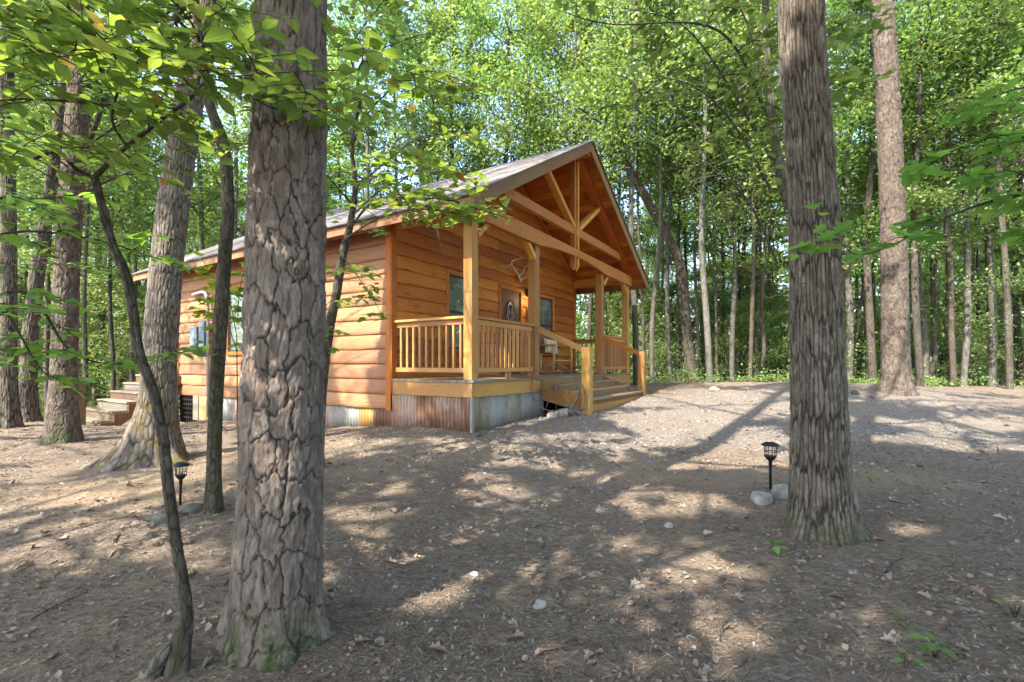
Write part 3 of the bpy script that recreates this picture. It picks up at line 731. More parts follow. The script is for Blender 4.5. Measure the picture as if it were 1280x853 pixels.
# roof: two slabs of boards, shingles over them, rake and eave fascia
x0, x1, y0, y1 = -OV, CW + OV, -OF_, RB
def slab(xa, xb, ya, yb, up, dn):
    m_ = MB(); za, zb_ = roof_z(xa), roof_z(xb)
    m_.hexa([(xa, ya, za - dn), (xb, ya, zb_ - dn), (xb, yb, zb_ - dn), (xa, yb, za - dn), (xa, ya, za - up), (xb, ya, zb_ - up), (xb, yb, zb_ - up), (xa, yb, za - up)], 1); return m_
mid = CW / 2
roofs = []
for a, b in ((x0, mid), (mid, x1)):
    r_ = slab(a - (.03 if a == x0 else 0), b + (.03 if b == x1 else 0), y0 - .03, y1 + .03, -.012, .012)
    roofs.append(part(r_, "roof", "shingles", cab, 0))
sb = MB()     # soffit boards running along the ridge direction, seen from below
nb = 24
for sgn in (-1, 1):
    for k in range(nb):
        ta, tb = k / nb, (k + 1) / nb - .0016
        xa = mid + sgn * (CW / 2 + OV - .025) * ta; xb = mid + sgn * (CW / 2 + OV - .025) * tb
        lo, hi = min(xa, xb), max(xa, xb)
        cut = [y0 + .03, random.uniform(.8, 5), y1 - .03]
        for ya, yb in zip(cut[:-1], cut[1:]):
            za, zb_ = roof_z(lo), roof_z(hi); sb.hexa([(lo, ya, za - .055), (hi, ya, zb_ - .055), (hi, yb - .002, zb_ - .055), (lo, yb - .002, za - .055), (lo, ya, za - .02), (hi, ya, zb_ - .02), (hi, yb - .002, zb_ - .02), (lo, yb - .002, za - .02)], 1)
part(sb, "soffit", "soffit_wood", cab, .003)
for yy, dy in ((y0, .04), (y1, -.04)):
    for xe in (x0, x1):
        za = roof_z(xe); zt = ZA; h = .205
        a_, b_ = (xe, mid) if xe == x0 else (mid, xe); z_a, z_b = roof_z(a_), roof_z(b_)
        ya, yb = sorted((yy, yy + dy)); fb = MB()
        fb.hexa([(a_, ya, z_a - h), (b_, ya, z_b - h), (b_, yb, z_b - h), (a_, yb, z_a - h), (a_, ya, z_a - .015), (b_, ya, z_b - .015), (b_, yb, z_b - .015), (a_, yb, z_a - .015)], 0); part(fb, "rake_board", "fascia_wood")
for xe, s_ in ((x0, 1), (x1, -1)):
    for ya, yb in ((y0 + .042, 3.1), (3.102, 6.6), (6.602, y1 - .042)):
        xa, xb = sorted((xe, xe + s_ * .035)); fb = MB(); fb.box(xa, xb, ya, yb, ZE - .175, ZE - .02, 1); part(fb, "eave_board", "side_siding")
for xe, s_ in ((x0, 1), (x1, -1)):
    xa, xb = sorted((xe - s_ * .035, xe)); fb = MB(); fb.box(xa, xb, y0 - .03, y1 + .03, ZE - .045, ZE - .025, 1); part(fb, "drip_edge", "dark_frame", cab, .002)
rb = MB(); rb.box(mid - .05, mid + .05, y0 + .05, y1 - .05, ZA - .28, ZA - .085, 1); part(rb, "ridge_beam", "soffit_wood")

# porch frame
PT = [(.07, 0), (1.83, 0), (4.82, 0), (CW - .07, 0)]
posts = []
for i, (x, y) in enumerate(PT):
    p = MB(); hw = .073; top = 3.2 if 0 < i < 3 else min(3.42, roof_z(x) - .1)
    p.box(x - hw, x + hw, -hw + .07, hw + .07, ZD + .002, top, 2); part(p, "post", "post_wood", cab, .006)
bm_ = MB()     # arched front beam
n = 60; P, Gc = [], []
def beam_bottom(x):
    if 1.83 < x < 4.82: t = (x - 1.83) / 2.99; return 3.19 + .10 * math.sin(math.pi * t) ** .8
    return 3.19
for i in range(n + 1):
    x = CW * i / n - .0; zb_ = beam_bottom(x); zt = min(3.43, roof_z(x) - .06)
    for yy, zz in ((-.075, zb_), (-.075, zt), (-.005, zt), (-.005, zb_)): P.append((x, yy, zz)); Gc.append((x, yy, zz))
F = []
for i in range(n):
    for k in range(4): F.append((i * 4 + k, i * 4 + (k + 1) % 4, i * 4 + 4 + (k + 1) % 4, i * 4 + 4 + k))
F += [(0, 3, 2, 1), (n * 4, n * 4 + 1, n * 4 + 2, n * 4 + 3)]
bm_.add(P, F, Gc); part(bm_, "porch_beam", "beam_wood", cab, .004)
def one(name, mat, fn, bevel=.004):
    m_ = MB(); fn(m_); return part(m_, name, mat, cab, bevel)
for xa in (.07, CW - .07):
    one("side_beam", "beam_wood", lambda m_: m_.box(xa - .06, xa + .06, .15, PD - .02, 3.27, 3.46, 1))
for (a, b) in ((.14, .56), (1.76, 1.34), (4.89, 5.31), (CW - .14, CW - .56)):
    one("knee_brace", "beam_wood", lambda m_: m_.beam((a, .035, 2.98), (b, .035, 3.37), .075, .1, (0, 1, 0)))
for s_ in (-1, 1):
    one("gable_trim", "soffit_wood", lambda m_: m_.beam((mid + s_ * .03, PD - .03, ZA - RT - .03), (mid + s_ * (CW / 2 - .04), PD - .03, ZA - RT - .03 - SL * (CW / 2 - .04)), .05, .12, (0, 1, 0)))
# gable truss
one("collar_tie", "beam_wood", lambda m_: m_.box(.76, CW - .76, -.05, .03, 3.71, 3.87, 0))
for dx in (-.072, .072):
    def kp(m_):
        xx = mid + dx; a, b = xx - .036, xx + .036; z0_, z1_ = 3.12, ZA - .3
        m_.box(a, b, -.056, .045, z0_, z1_, 2); m_.hexa([(xx - .008, -.02, z0_ - .09), (xx + .008, -.02, z0_ - .09), (xx + .008, .01, z0_ - .09), (xx - .008, .01, z0_ - .09), (a, -.056, z0_), (b, -.056, z0_), (b, .045, z0_), (a, .045, z0_)], 2)
    one("king_post", "beam_wood", kp)
for s_ in (-1, 1):
    one("truss_strut", "beam_wood", lambda m_: m_.beam((mid + s_ * .12, -.01, 3.86), (mid + s_ * 1.18, -.01, 4.56), .085, .12, (0, 1, 0)))
    one("truss_rafter", "soffit_wood", lambda m_: m_.beam((mid + s_ * .05, -.02, ZA - .2), (mid + s_ * (CW / 2 - .1), -.02, ZA - .2 - SL * (CW / 2 - .15)), .11, .16, (0, 1, 0)))
# posts are crossed by the beam face 2 mm proud: beam sits in front of the posts

# deck, band boards, skirting
dk = MB(); nbd = 11
for k in range(nbd):
    ya = -.05 + k * (PD + .05) / nbd; dk.box(-.03, CW + .03, ya, ya + (PD + .05) / nbd - .006, ZD - .035, ZD, 0)
part(dk, "deck", "deck_wood", cab, .003)
for nm, bx in (("band_board", (-.02, .02, -.02, PD - .0, ZBB, ZD - .037)), ("band_board", (.021, 2.05, -.025, .015, ZBB, ZD - .037)), ("band_board", (2.052, 4.79, -.025, .015, ZBB, ZD - .037)),
               ("band_board", (4.792, CW - .021, -.025, .015, ZBB, ZD - .037)), ("band_board", (CW - .02, CW + .02, -.02, PD, ZBB, ZD - .037))):
    one(nm, "post_wood" if bx[1] > 1 else "rail_wood", lambda m_: m_.box(*bx))
def skirt(along, fixed, a0, a1, ztop, mat, label, proud=0.0):
    m_ = MB(); n_ = int((a1 - a0) / .008); P = []; aa = a0 + (a1 - a0) * np.arange(n_ + 1) / n_
    gx, gy = (aa, np.full_like(aa, fixed)) if along == 'x' else (np.full_like(aa, fixed), aa); gz = GA(CX + gx * VX + gy * UX, CY + gx * VY + gy * UY) - .08
    for i in range(n_ + 1):
        a = a0 + (a1 - a0) * i / n_; w_ = fixed - proud + -.006 + .0125 * math.sin(a / .068 * 2 * math.pi)
        x, y = (a, w_) if along == 'x' else (w_, a)
        zb_ = float(gz[i])
        P += [(x, y, zb_), (x, y, ztop)]
    F = [(2 * i, 2 * i + 2, 2 * i + 3, 2 * i + 1) if along == 'x' else (2 * i + 1, 2 * i + 3, 2 * i + 2, 2 * i) for i in range(n_)]
    m_.add(P, F, None, None, True); o = part(m_, "skirting_panel", mat, cab, 0, label)
    sf = o.modifiers.new("thick", 'SOLIDIFY'); sf.thickness = .0025; return o
zs = ZW - .17
for a0, a1, mt, lb in ((.018, .62, "tin_rust", None), (.60, 1.02, "tin_rust", None), (1.0, PD + .02, "tin_patch", "rusty skirting panel with a grey upper patch")):
    skirt('y', .0, a0, a1, ZBB - .002, mt, lb, .003 * (a0 > .5))
for a0, a1, mt, lb in ((PD + .0, 1.95, "tin_rust", None), (1.93, 2.28, "tin_ochre", "ochre skirting panel"), (2.26, 2.6, "tin_silver", "bright silver skirting panel"), (2.58, 2.95, "tin_grey", None),
                       (2.93, 3.7, "tin_pink", "pinkish faded skirting panel"), (3.68, 4.5, "tin_grey", None), (4.48, 5.3, "tin_rust", None), (5.28, 6.1, "tin_pink", None), (6.08, 6.75, "tin_grey", None)):
    skirt('y', .03, a0, a1, ZW - .16, mt, lb, .004 * (int(a0 * 10) % 2))
for a0, a1, mt in ((.02, .42, "tin_green"), (.40, .85, "tin_grey"), (.83, 1.3, "tin_green"), (1.28, 1.72, "tin_grey"), (1.70, 2.05, "tin_silver")):
    skirt('x', .0, a0, a1, ZBB - .002, mt, None, .003 * (int(a0 * 10) % 2))
for a0, a1 in ((4.95, 5.8), (5.78, 6.64)): skirt('x', 0, a0, a1, ZBB - .002, "tin_green", None)
for a0, a1 in ((.1, 2.4), (2.38, 5), (4.98, BK)): skirt('y', CW, a0, a1, ZW - .1, "tin_grey", None)
one("skirting_corner", "tin_grey", lambda m_: m_.box(-.016, .028, -.018, .022, .2, ZBB - .003, 2))
one("crawl_shade_block", "crawl_dark", lambda m_: m_.box(.3, CW - .3, .5, BK - .05, .05, ZW + .02))  # near-black solid standing in for the shade of the open crawl space
one("crawl_door", "plywood", lambda m_: m_.box(-.01, .02, 6.86, 7.4, .0, ZW - .18, 2))
one("crawl_door_frame", "old_wood", lambda m_: m_.box(-.02, .03, 7.42, 7.66, -.02, ZW - .18, 2))
def lattice(m_):
    for k in range(7):
        yy = 7.72 + k * .1; m_.box(.02, .035, yy, yy + .03, -.1, ZW - .19, 2)
    for k in range(6): m_.box(.005, .019, 7.7, BK, .0 + k * .1, .03 + k * .1, 1)
    m_.box(.06, .08, 7.68, BK, -.12, ZW - .18)
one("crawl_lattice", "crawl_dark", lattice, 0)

# railings: each a part with its balusters
def railing(p0, p1, zt=1.873, zb_=1.088, n_=12, mat="rail_wood", bal="baluster_wood", support=None):
    a = Vector((*p0, 0)); b = Vector((*p1, 0)); d = (b - a).normalized(); sd = Vector((-d.y, d.x, 0))
    m_ = MB()
    def seg(q0, q1, w_, z0_, z1_):
        m_.hexa([q0 - sd * w_ + Vector((0, 0, z0_)), q1 - sd * w_ + Vector((0, 0, z0_)), q1 + sd * w_ + Vector((0, 0, z0_)), q0 + sd * w_ + Vector((0, 0, z0_)),
                 q0 - sd * w_ + Vector((0, 0, z1_)), q1 - sd * w_ + Vector((0, 0, z1_)), q1 + sd * w_ + Vector((0, 0, z1_)), q0 + sd * w_ + Vector((0, 0, z1_))], 0 if abs(d.x) > .5 else 1)
    seg(a, b, .062, zt - .036, zt); o = part(m_, "railing", mat)
    m_ = MB(); seg(a + d * .002, b - d * .002, .02, zt - .115, zt - .038); part(m_, "top_rail", mat, o)
    m_ = MB(); seg(a, b, .03, zb_, zb_ + .065); part(m_, "bottom_rail", mat, o)
    L = (b - a).length
    for k in range(n_):
        q = a + d * L * (k + .75) / (n_ + .5); bb = MB(); w_ = .017
        bb.box(q.x - w_, q.x + w_, q.y - w_, q.y + w_, zb_ + .067, zt - .117, 2); part(bb, "baluster", bal, o, .002)
    if support is not None:
        bb = MB(); q = a + d * L * support; bb.box(q.x - .03, q.x + .03, q.y - .03, q.y + .03, ZD, zb_ - .001, 2); part(bb, "foot_block", mat, o, .002)
    return o
railing((.07, .145), (.07, PD - .02), n_=10)
railing((.145, .07), (1.755, .07), n_=13, support=.55)
railing((4.895, .07), (CW - .145, .07), n_=13, support=.5)
railing((CW - .07, .145), (CW - .07, PD - .02), n_=10)

# steps with stringers, newel posts and sloping hand rails
ST0, ST1 = 1.98, 4.78
steps = bpy.data.objects.new("steps", None); COL.objects.link(steps); steps.parent = cab
for sgn, xx in ((0, ST0 - .045), (1, ST1 + .005)):
    st = MB(); st.hexa([(xx, -.03, ZBB - .15), (xx + .04, -.03, ZBB - .15), (xx + .04, -.03, ZD - .04), (xx, -.03, ZD - .04), (xx, -.93, .40), (xx + .04, -.93, .40), (xx + .04, -.93, .62), (xx, -.93, .62)], 1); part(st, "stringer", "post_wood", steps)
for k in range(3):
    zt = ZD - (k + 1) * (ZD - .54) / 4; ya = -.03 - .29 * (k + 1)
    t_ = MB(); t_.box(ST0, ST1, ya - .02, ya + .14, zt - .035, zt, 0); t_.box(ST0, ST1, ya + .146, ya + .30, zt - .035, zt, 0); part(t_, "tread", "deck_wood", steps, .004)
    t_ = MB(); t_.box(ST0 + .002, ST1 - .002, ya + .01, ya + .04, zt - (ZD - .54) / 4 - .0, zt - .037, 0); part(t_, "riser", "post_wood", steps, .003)
t_ = MB(); t_.box(ST0 + .002, ST1 - .002, -.89, -.86, .25, ZD - 3 * (ZD - .54) / 4 - .04, 0); part(t_, "riser", "post_wood", steps, .003)
for x, zb_, nm in ((1.9, .3, 0), (4.85, .42, 0)):
    p = MB(); p.box(x - .07, x + .07, -.94, -.80, zb_, 1.477, 2); part(p, "newel_post", "post_wood" , cab, .006)
for x, xp in ((1.9, 1.83), (4.85, 4.82)):
    one("handrail", "rail_wood" if x < 3 else "siding_wood", lambda m_: m_.beam((xp, -.0, 1.80), (x, -.80, 1.44), .04, .09))

# lamp beside the door
lp = Vector((4.05, PD - .02, 2.80))
w = MB(); w.box(lp.x - .045, lp.x + .045, PD - .03, PD - .002, 2.72, 2.9); w.tube([(lp.x, PD - .03, 2.86), (lp.x, PD - .12, 2.91), (lp.x, PD - .15, 2.84)], .012, 8)
lamp = part(w, "wall_lamp", "black_metal", cab, .002)
w = MB(); w.lathe((lp.x, PD - .15, 2.72), [(.105, 0), (.1, .02), (.05, .1), (.03, .12)], 24); part(w, "lamp_shade", "black_metal", lamp, 0)
w = MB(); w.lathe((lp.x, PD - .15, 2.69), [(.0, -.02), (.03, -.01), (.038, .01), (.028, .032), (0, .045)], 14); part(w, "bulb", "lit_bulb", lamp, 0)
ld = bpy.data.lights.new("porch_light", 'POINT'); ld.energy = 1.6; ld.color = (1, .66, .34); ld.shadow_soft_size = .04
lo = bpy.data.objects.new("porch_light", ld); COL.objects.link(lo); lo.parent = lamp; lo.location = (lp.x, PD - .16, 2.62 - CZ)

# meter box and conduit on the side wall
w = MB(); w.box(-.16, -.03, 7.2, 7.48, 1.5, 2.0); w.box(-.175, -.16, 7.24, 7.44, 1.56, 1.94); mbx = part(w, "meter_box", "grey_box", cab, .01)
w = MB(); w.box(-.14, -.03, 6.92, 7.14, 1.42, 2.12); part(w, "breaker_box", "grey_box", mbx, .01)
w = MB(); pts = [(-.09, 6.85, .1), (-.09, 6.85, 2.45)] + [(-.09, 6.85 + .24 * (1 - math.cos(a)), 2.45 + .3 * math.sin(a)) for a in np.linspace(.2, math.pi / 2, 7)] + [(-.09, 7.5, 2.72)]
w.tube(pts, .03, 10); part(w, "conduit", "grey_pipe", cab, 0)

# back porch floor and its stairs, going down towards the yard
one("back_deck", "deck_wood", lambda m_: [m_.box(.0, 4.0, BK + .03 + k * .13, BK + .152 + k * .13, ZD - .04, ZD, 0) for k in range(12)])
stp = thing("back_stairs", "brown wooden stairs rising to the back corner of the cabin behind the pale oak", "stairs", (CX, CY, CZ), math.pi / 2 - YAW)
BS0, BS1 = 8.25, 9.85; nst = 6; zb0 = -.13; rise = (ZD - .02 - zb0) / nst; run = .245
def pt_(mb_, name, mat, parent, bevel=.003): return mb_.build(name, mat, parent, bevel, OFF)
for k in range(nst):
    zt = zb0 + rise * (k + 1); xa = -.02 - run * (nst - k)
    t_ = MB(); t_.box(xa - .025, xa + run - .004, BS0 - .03, BS1 + .03, zt - .035, zt, 1); pt_(t_, "tread", "deck_wood", stp)
    t_ = MB(); t_.box(xa, xa + .02, BS0, BS1, zt - rise - .0, zt - .037, 1); pt_(t_, "riser", "stair_wood" if k % 2 else "old_wood", stp)
for yy in (BS0 - .06, BS1 + .02):
    t_ = MB()
    for k in range(nst):
        zt = zb0 + rise * (k + 1); xa = -.02 - run * (nst - k)
        t_.hexa([(xa + .002, yy, zt - rise - .2 - .0), (xa + run, yy, zt - rise - .2 + rise), (xa + run, yy + .035, zt - rise - .2 + rise), (xa + .002, yy + .035, zt - rise - .2),
                 (xa + .002, yy, zt - .038), (xa + run, yy, zt - .038), (xa + run, yy + .035, zt - .038), (xa + .002, yy + .035, zt - .038)], 0, .5)
    pt_(t_, "stringer", "brown_paint", stp, 0)
t_ = MB(); t_.box(-1.78, -1.64, 8.36, 8.50, -.35, .95, 2); pt_(t_, "newel_post", "stair_wood", stp, .006)

t_ = MB(); a_, b_, c__, d__ = PW(545, 262, 5.7), PW(546, 285, 5.7), PW(552, 308, 5.7), PW(561, 326, 5.7); cc = spline(np.array([tuple(a_), tuple(b_), tuple(c__), tuple(d__)]), .04)
t_.tube([Vector(q) - Vector(a_) for q in cc], .005, 5); t_.tube([Vector(cc[6]) - Vector(a_), Vector(cc[6]) - Vector(a_) + Vector((.04, 0, -.07))], .003, 5)
o = t_.build("dangling_twig", "bark_grey"); o.location = a_; tag(o, "dead bent twig dangling from the eave in front of the porch wall", "twig")
# things on and around the porch
def LW(t, s_, z=0): return Vector((CX + t * VX + s_ * UX, CY + t * VY + s_ * UY, z))
RZ = math.pi / 2 - YAW
# antlers
mb = MB(); c = LW(3.69, PD - .02, 3.02)
def onwall(px, py, off):
    """photo pixel -> local x, z on the front wall plane, off metres in front of it"""
    k = (px - 640) / FP; b0 = LW(0, PD - .02 - off); t_ = (k * b0.y - b0.x) / (VX - k * VY); q = LW(t_, PD - .02 - off); return Vector((t_ - 3.69, -off, ZC - (py - HY) / FP * q.y - 2.82))
def curve_px(pts, r0, r1):
    c_ = spline(np.array([tuple(onwall(*p)) for p in pts]), .02); mb.tube([Vector(q) for q in c_], list(np.linspace(r0, r1, len(c_))), 8)
curve_px([(650.5, 352, .02), (647.5, 343, .06), (642, 336, .10), (639.5, 328, .13), (645, 324.5, .16), (655, 322.5, .18)], .026, .006)
curve_px([(639.8, 330, .13), (635, 333, .15), (631, 334, .16), (626, 332.5, .15)], .014, .004)
curve_px([(649, 346, .05), (653, 341, .08), (656.5, 334, .10), (662, 331, .10)], .017, .004)
curve_px([(650, 350, .03), (655, 348.5, .06), (660, 345, .08), (664, 339.5, .08)], .018, .004)
o = mb.build("antlers", "antler"); o.location = c - Vector((0, 0, .2)); o.rotation_euler = (0, 0, RZ)
tag(o, "bleached deer antlers mounted on the log wall above the front door", "antlers")
# round sign
c = LW(4.18, PD - .015, 2.39); ty = thing("round_sign", "round cream plaque hanging on the wall beside the front door lamp", "wall plaque", c, RZ)
m, nt, out = newmat("cream_paint"); nn = noise(nt, objcoord(nt), 14, 4); principled(nt, out, ramp(nt, nn, [(.4, (.6, .5, .36)), (.62, (.32, .22, .12))]), .6)
w = MB(); n = 36
w.add([(.165 * math.cos(2 * math.pi * k / n), -.03, .165 * math.sin(2 * math.pi * k / n)) for k in range(n)] + [(.165 * math.cos(2 * math.pi * k / n), 0, .165 * math.sin(2 * math.pi * k / n)) for k in range(n)],
      [tuple(range(n))] + [(k, k + n, (k + 1) % n + n, (k + 1) % n) for k in range(n)]); w.build("face", "cream_paint", ty)
w = MB(); w.ring((0, -.028, 0), (0, 1, 0), .165, .012); w.build("rim", "old_wood", ty)

# rocking chair of light logs, with a pillow
def rocking_chair(loc, rz, label):
    t = thing("rocking_chair", label, "rocking chair", loc, rz)
    w = MB()
    for k in range(7): w.box(-.24, .24, -.24 + k * .068, -.18 + k * .068, .40, .42, 0)
    w.build("seat", "stair_wood", t, .003)
    for sx in (-1, 1):
        w = MB(); w.tube([(sx * .25, y_, .03 + .5 * y_ * y_ * .55 + .0) for y_ in np.linspace(-.42, .5, 14)], .02, 8); w.build("rocker", "plywood", t)
        for yy, zt in ((-.24, .62), (.22, .45)):
            w = MB(); w.tube([(sx * .25, yy, .05), (sx * .25, yy, zt)], .024, 8); w.build("leg", "plywood", t)
        w = MB(); w.tube([(sx * .25, -.3, .63), (sx * .26, .0, .64), (sx * .25, .27, .62)], .025, 8); w.build("armrest", "plywood", t)
    w = MB()
    for sx in (-1, 1): w.tube([(sx * .23, .22, .4), (sx * .23, .38, 1.0)], .022, 8)
    w.build("back_frame", "stair_wood", t)
    w = MB()
    for k in range(6): x = -.17 + k * .068; w.beam((x, .24, .45), (x, .37, .95), .045, .014, (0, 1, 0))
    w.tube([(-.23, .37, .96), (.23, .37, .96)], .02, 8); w.build("backrest", "brown_paint", t, .002)
    w = MB()
    for yy, zz in ((-.24, .3), (.22, .3)): w.tube([(-.25, yy, zz), (.25, yy, zz)], .014, 6)
    w.build("stretcher", "plywood", t); return t
rocking_chair(LW(4.35, .92, ZD + .005), RZ + math.radians(-25), "wooden rocking chair on the porch holding a plaid pillow")
def pillow():
    n = 12; V = []; F = []
    for s_ in (1, -1):
        for i in range(n + 1):
            for j in range(n + 1):
                a, b = i / n * 2 - 1, j / n * 2 - 1; th_ = .07 * ((1 - a * a) * (1 - b * b)) ** .45
                V.append((a * .19 * (1 - .06 * (1 - b * b)), s_ * th_, b * .17 * (1 - .06 * (1 - a * a))))
    for s_ in (0, 1):
        o_ = s_ * (n + 1) ** 2
        for i in range(n):
            for j in range(n):
                q = [o_ + i * (n + 1) + j, o_ + (i + 1) * (n + 1) + j, o_ + (i + 1) * (n + 1) + j + 1, o_ + i * (n + 1) + j + 1]; F.append(q if s_ == 0 else q[::-1])
    me = bpy.data.meshes.new("pillow"); me.from_pydata(V, [], F); smooth(me); return me
o = link("pillow", pillow(), "plaid_cloth"); q = RZ + math.radians(-25)
o.location = LW(4.35, .92, ZD + .63) + Vector((-math.sin(q) * .17, math.cos(q) * .17, 0)); o.rotation_euler = (math.radians(-16), math.radians(6), q)
tag(o, "plaid pillow propped against the back of the rocking chair", "pillow")

# wagon wheel leaning between the deck corner and the newel post
wc_ = PW(694, 485, 7.75); wh = thing("wagon_wheel", "thin iron spoked wagon wheel leaning against the porch by the steps", "wagon wheel", (wc_.x, wc_.y - .04, G(wc_.x, wc_.y) ), math.radians(12))
zc_ = wc_.z - G(wc_.x, wc_.y); til = .1
def wp(a, r): return Vector((r * math.cos(a), .05 + til * (zc_ + r * math.sin(a)) * .3, zc_ + r * math.sin(a)))
w = MB(); w.tube([wp(a, .385) for a in np.linspace(0, 2 * math.pi, 49)], .0085, 6, False); w.build("rim", "iron_wheel", wh)
w = MB(); w.tube([wp(0, 0) + Vector((0, -.07, 0)), wp(0, 0) + Vector((0, .07, 0))], .032, 12); w.build("hub", "iron_wheel", wh)
for k in range(12):
    a = 2 * math.pi * k / 12 + .1; w = MB(); w.tube([wp(a, .02), wp(a, .38)], .0055, 6); w.build("spoke", "iron_wheel", wh)

# ------------------------------------------------------------------ rocks
def rock_mesh(seed, sx, sy, sz, rough=.35, sub=4, flat=.0):
    import bmesh
    bm = bmesh.new(); bmesh.ops.create_icosphere(bm, subdivisions=sub, radius=1)
    V = np.array([v.co[:] for v in bm.verts]); n1 = fbm(V[:, 0] * 1.3 + seed, V[:, 1] * 1.3, V[:, 2] * 1.3, s=seed, o=2); n2 = fbm(V[:, 0] * 5 + seed, V[:, 1] * 5, V[:, 2] * 5, s=seed + 3, o=3)
    rr = 1 + rough * (n1 - .5) * 1.6 + .1 * (n2 - .5)
    rg = np.random.default_rng(seed)
    for _ in range(7):    # chipped faces
        d = rg.normal(size=3); d /= np.linalg.norm(d); c_ = .62 + .25 * rg.random(); dp = (V * rr[:, None]) @ d; rr = np.where(dp > c_, rr * c_ / np.maximum(dp, 1e-6) * .5 + rr * .5, rr)
    V = V * rr[:, None] * np.array([sx, sy, sz]); V[:, 2] = np.maximum(V[:, 2], -sz * .55)
    for v, c_ in zip(bm.verts, V): v.co = c_
    me = bpy.data.meshes.new("rock"); bm.to_mesh(me); bm.free(); smooth(me); return me
def rock(px, py, w_px, ratio, mat, label, seed, d=None, group=None, name="rock", sink=.5, cat="rock", depth=.8):
    g = on_ground(px, py) if d is None else Vector(((px - 640) / FP * d, d, G((px - 640) / FP * d, d)))
    sx = w_px / FP * g.y / 2; o = link(name, rock_mesh(seed, sx, sx * depth, sx * ratio), mat)
    o.location = g + Vector((0, 0, sx * ratio * (.55 - sink + .2))); o.rotation_euler = (0, 0, random.random() * 1.5); return tag(o, label, cat, group)
rock(951, 626, 33, .62, "pale_rock", "white flat-sided rock on the left foot of the path lantern by the oak", 3)
rock(978, 622, 30, 1.0, "pale_rock", "pale rock standing upright between the path lantern and the oak trunk", 8, depth=.5)
rock(205, 650, 34, .6, "grey_rock", "mossy grey rock lying left of the slim mossy tree", 4)
rock(241, 640, 30, .62, "grey_rock", "greenish grey rock against the foot of the slim mossy tree", 6)
rock(690, 517, 18, .6, "pale_rock", "small white rock under the left rim of the wagon wheel", 9, 7.45)
rock(705, 515, 24, .7, "pale_rock", "white rock beneath the hub of the wagon wheel", 12, 7.5)
rock(722, 514, 16, .6, "pale_rock", "cream rock between the wagon wheel and the near newel post", 14, 7.6)
rock(893, 488, 16, .5, "pale_rock", "lone white rock at the far edge of the gravel drive", 17, 10.4)
rock(600, 541, 16, .5, "grey_rock", "grey stone at the foot of the porch corner", 18, 6.25)
rock(626, 573, 26, .22, "grey_rock", "flat dark stone lying on the gravel in front of the porch", 21)
rock(676, 758, 19, .6, "pale_rock", "pale bluish stone lying alone in the litter at the bottom centre", 22, name="stone", cat="stone")
rock(593, 719, 12, .6, "pale_rock", "small white pebble just left of the flat leaf-strewn centre", 23, name="stone", cat="stone")
rock(749, 640, 10, .7, "pale_rock", "white pebble in the middle of the yard left of the lantern", 24, name="stone", cat="stone")
rock(835, 658, 13, .6, "pale_rock", "angular white pebble halfway between the centre and the oak", 25, name="stone", cat="stone")
rock(475, 802, 14, .5, "pale_rock", "pale flat stone right of the big pine's foot", 26, name="stone", cat="stone")
rock(1063, 716, 9, .6, "pale_rock", "cream pebble below the oak's right root", 27, name="stone", cat="stone")
rock(1235, 720, 14, .5, "pale_rock", "bluish white chip near the right edge of the yard", 28, name="stone", cat="stone")
rock(798, 735, 11, .6, "pale_rock", "bright pebble in the small patch of sun at the centre", 29, name="stone", cat="stone")
rock(1068, 487, 12, .5, "grey_rock", "grey stone at the foot of the tall far pine", 30, 9.0)
rock(332, 830, 20, .4, "grey_rock", "grey stone chip in front of the big pine's base", 31, name="stone", cat="stone")

# driftwood by the steps
g = PW(716, 512, 7.4); o = Wood()
for k, (a, b, r) in enumerate([((-.12, 0, .0), (.12, .05, .42), .03), ((.02, 0, .0), (-.05, .1, .38), .025), ((.1, 0, .02), (-.22, .02, .18), .03), ((-.05, -.03, .03), (.2, .0, .12), .035), ((.14, 0, 0), (.16, .06, .5), .018)]):
    c_ = spline(np.array([a, ((a[0] + b[0]) / 2 + .05 * (-1) ** k, .04, (a[2] + b[2]) / 2 + .03), b]), .03); o.add(*tube_np(c_, np.linspace(r, r * .4, len(c_)), 8), crack=None or np.full(len(c_) * 8, .3))
m_ = o.mesh("driftwood"); dw = link("driftwood", m_, "bark_pale"); dw.location = (g.x, g.y, G(g.x, g.y)); tag(dw, "bleached twisted driftwood propped between the wagon wheel and the steps", "driftwood")

# ------------------------------------------------------------------ path lanterns
def lantern(x, y, label, tilt=0, k=1.0):
    t = thing("path_lantern", label, "garden light", (x, y, G(x, y)), .3); t.rotation_euler = (tilt, tilt, .3); t.scale = (k, k, k)
    w = MB(); w.lathe((0, 0, 0), [(.011, -.03), (.011, .19), (.015, .21), (.015, .245), (.02, .25)], 12); w.build("stake", "black_metal", t)
    w = MB(); w.lathe((0, 0, .25), [(.018, 0), (.03, .012), (.046, .035), (.048, .045), (.0465, .05)], 24); w.build("cup", "black_metal", t)
    w = MB()
    for i in range(6): a = i * math.pi / 3; w.tube([(.045 * math.cos(a), .045 * math.sin(a), .29), (.052 * math.cos(a), .052 * math.sin(a), .39)], .0035, 5)
    w.ring((0, 0, .335), (0, 0, 1), .049, .003, 30, 5); w.ring((0, 0, .388), (0, 0, 1), .053, .004, 30, 5); w.build("cage", "black_metal", t)
    w = MB(); w.lathe((0, 0, .295), [(.041, 0), (.046, .09)], 24); w.build("glass_pane", "lamp_glass", t)
    w = MB(); w.lathe((0, 0, .39), [(.072, -.004), (.073, .002), (.055, .016), (.03, .026), (.0, .03)], 28); w.build("cap", "black_metal", t); return t
p = on_ground(963, 612); lantern(p.x, p.y, "black path lantern on a stake just left of the furrowed oak", 0, 1.02)
p = on_ground(222, 632); lantern(p.x + .02, p.y, "black path lantern half hidden behind the crooked sapling", .03, .8)
